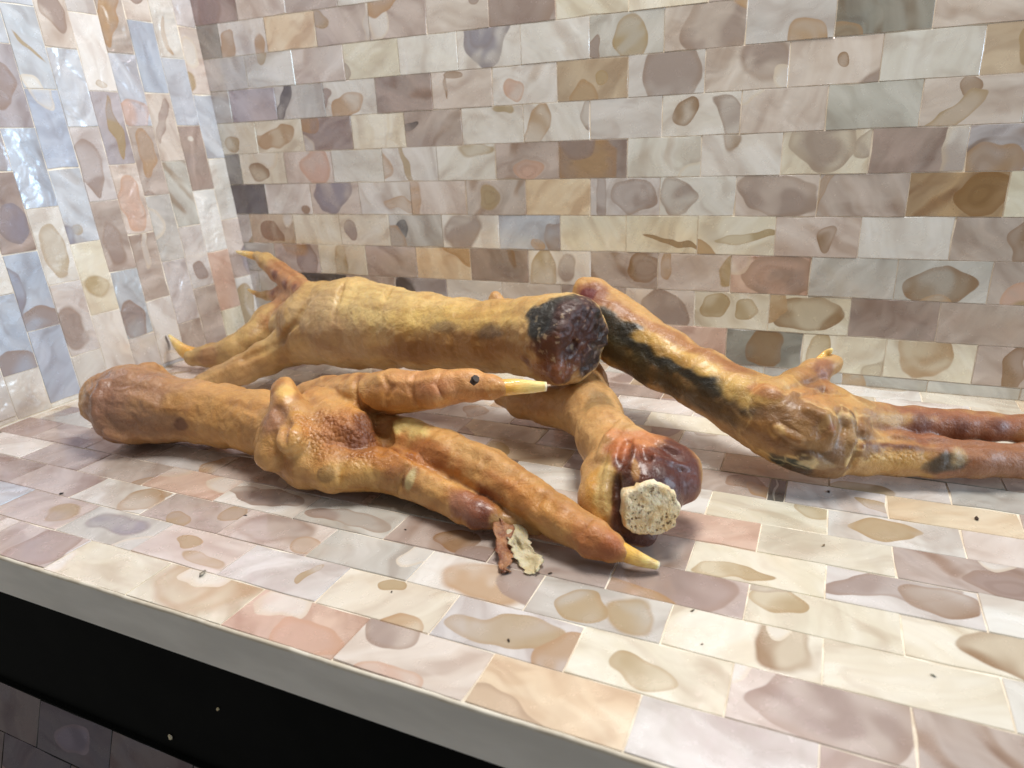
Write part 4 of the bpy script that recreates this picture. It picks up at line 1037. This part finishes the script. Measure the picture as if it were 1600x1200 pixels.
# ------------------------------------------------------------------ crumbs
def crumb(px, py, size, col, label, zz=0.0, stretch=1.6):
    q = P(px, py, z=zz); r = 0.7*size/scale_at(q)
    bm_v = []; rg = random.Random(int(px*7+py))
    for i in range(5):
        th = math.pi*i/4
        for j in range(7):
            ph = 2*math.pi*j/7; k = r*rg.uniform(0.45, 1.3)
            bm_v.append((k*stretch*math.sin(th)*math.cos(ph), k*0.8*math.sin(th)*math.sin(ph), r*0.4+k*0.4*math.cos(th)))
    fs = [(i*7+j, (i+1)*7+j, (i+1)*7+(j+1) % 7, i*7+(j+1) % 7) for i in range(4) for j in range(7)]
    t = bpy.data.materials.get('crumb_%d_%d_%d' % col)
    if t is None:
        nt = NT('crumb_%d_%d_%d' % col); nt.b.inputs['Roughness'].default_value = 0.7
        g = nt.noise(nt.n('ShaderNodeNewGeometry').outputs['Position'], 20.0, 3.0).outputs['Fac']
        nt.set(nt.b.inputs['Base Color'], nt.mix(nt.ramp(g, .3, .7), rgba(col), rgba(tuple(int(c*1.5) for c in col))))
        t = nt.m
    o = link('crumb', mesh_of('crumb', bm_v, fs, True), t)
    o.location = q; o.rotation_euler = (0, 0, rg.uniform(0, 3))
    return tag(o, label, 'crumb', 'crumbs scattered on the pearl floor')
def fleck(px, py, size, label):
    q = P(px, py, y=-13.235); r = size/scale_at(q); rg = random.Random(int(px))
    ring = [(math.cos(a*math.pi/4)*r*rg.uniform(.6, 1.2), 0.0, math.sin(a*math.pi/4)*r*rg.uniform(.8, 1.6)) for a in range(8)]
    vs = ring+[(x*0.8, -0.03, z*0.8) for x, y, z in ring]
    fs = [tuple(range(8, 16))]+[(i, (i+1) % 8, 8+(i+1) % 8, 8+i) for i in range(8)]
    o = link('flake', mesh_of('flake', vs, fs), BONE); o.location = q
    me = o.data; a = me.attributes.new('pore', 'FLOAT', 'POINT')
    return tag(o, label, 'flake', 'pale flakes stuck on the black recess')
fleck(267, 1151, 4.5, 'larger cream flake low on the black face under the shelf')
fleck(341, 1107, 2.2, 'tiny white flake higher on the black face under the shelf')
crumb(1526, 811, 5.5, (52, 34, 22), 'large dark brown crumb on the peach tile at the right')
crumb(1295, 769, 4, (50, 34, 24), 'dark crumb on the grey tile in front of the propped foot')
crumb(316, 897, 7, (120, 112, 100), 'grey lint roll lying on a joint near the front edge', stretch=2.4)
crumb(795, 1001, 4, (40, 28, 16), 'dark speck alone on the cream tile near the front edge')
crumb(612, 925, 2.5, (40, 28, 16), 'tiny dark speck beside the seed-shaped mark of a mauve tile')
crumb(634, 828, 2.5, (40, 28, 16), 'tiny dark speck in front of the torn toe')
crumb(860, 896, 3.5, (56, 40, 24), 'dark crumb just right of the torn pale skin')
crumb(96, 772, 4, (40, 36, 30), 'black speck on the white tile at the far left')
crumb(384, 806, 3, (44, 34, 26), 'dark speck on the front tiles below the foot sole')
crumb(1082, 955, 4, (58, 48, 34), 'brown crumb on a tile joint right of the claw')
crumb(1097, 1007, 2.5, (80, 64, 44), 'faint brown speck in the middle of a cream tile')
crumb(1287, 853, 3.5, (86, 70, 50), 'thin brown crumb on the long cream tile', stretch=2.4)
crumb(1458, 1056, 4, (96, 96, 84), 'grey crumb on the bright tiles at the right front')
crumb(962, 705, 2.5, (40, 28, 16), 'tiny speck on the tile behind the long toe')

lip = link('edge_lip', mesh_of('edge_lip', [(x, y, z+0.006*math.sin(x*3.1)+0.004*math.sin(x*11)) for x in [i*0.25-2 for i in range(133)] for (y, z) in ((-13.300, -0.004), (-13.336, -0.012), (-13.342, -0.045), (-13.331, -0.075))],
      [(i*4+j, (i+1)*4+j, (i+1)*4+j+1, i*4+j+1) for i in range(132) for j in range(3)], True), GROUT, floor)
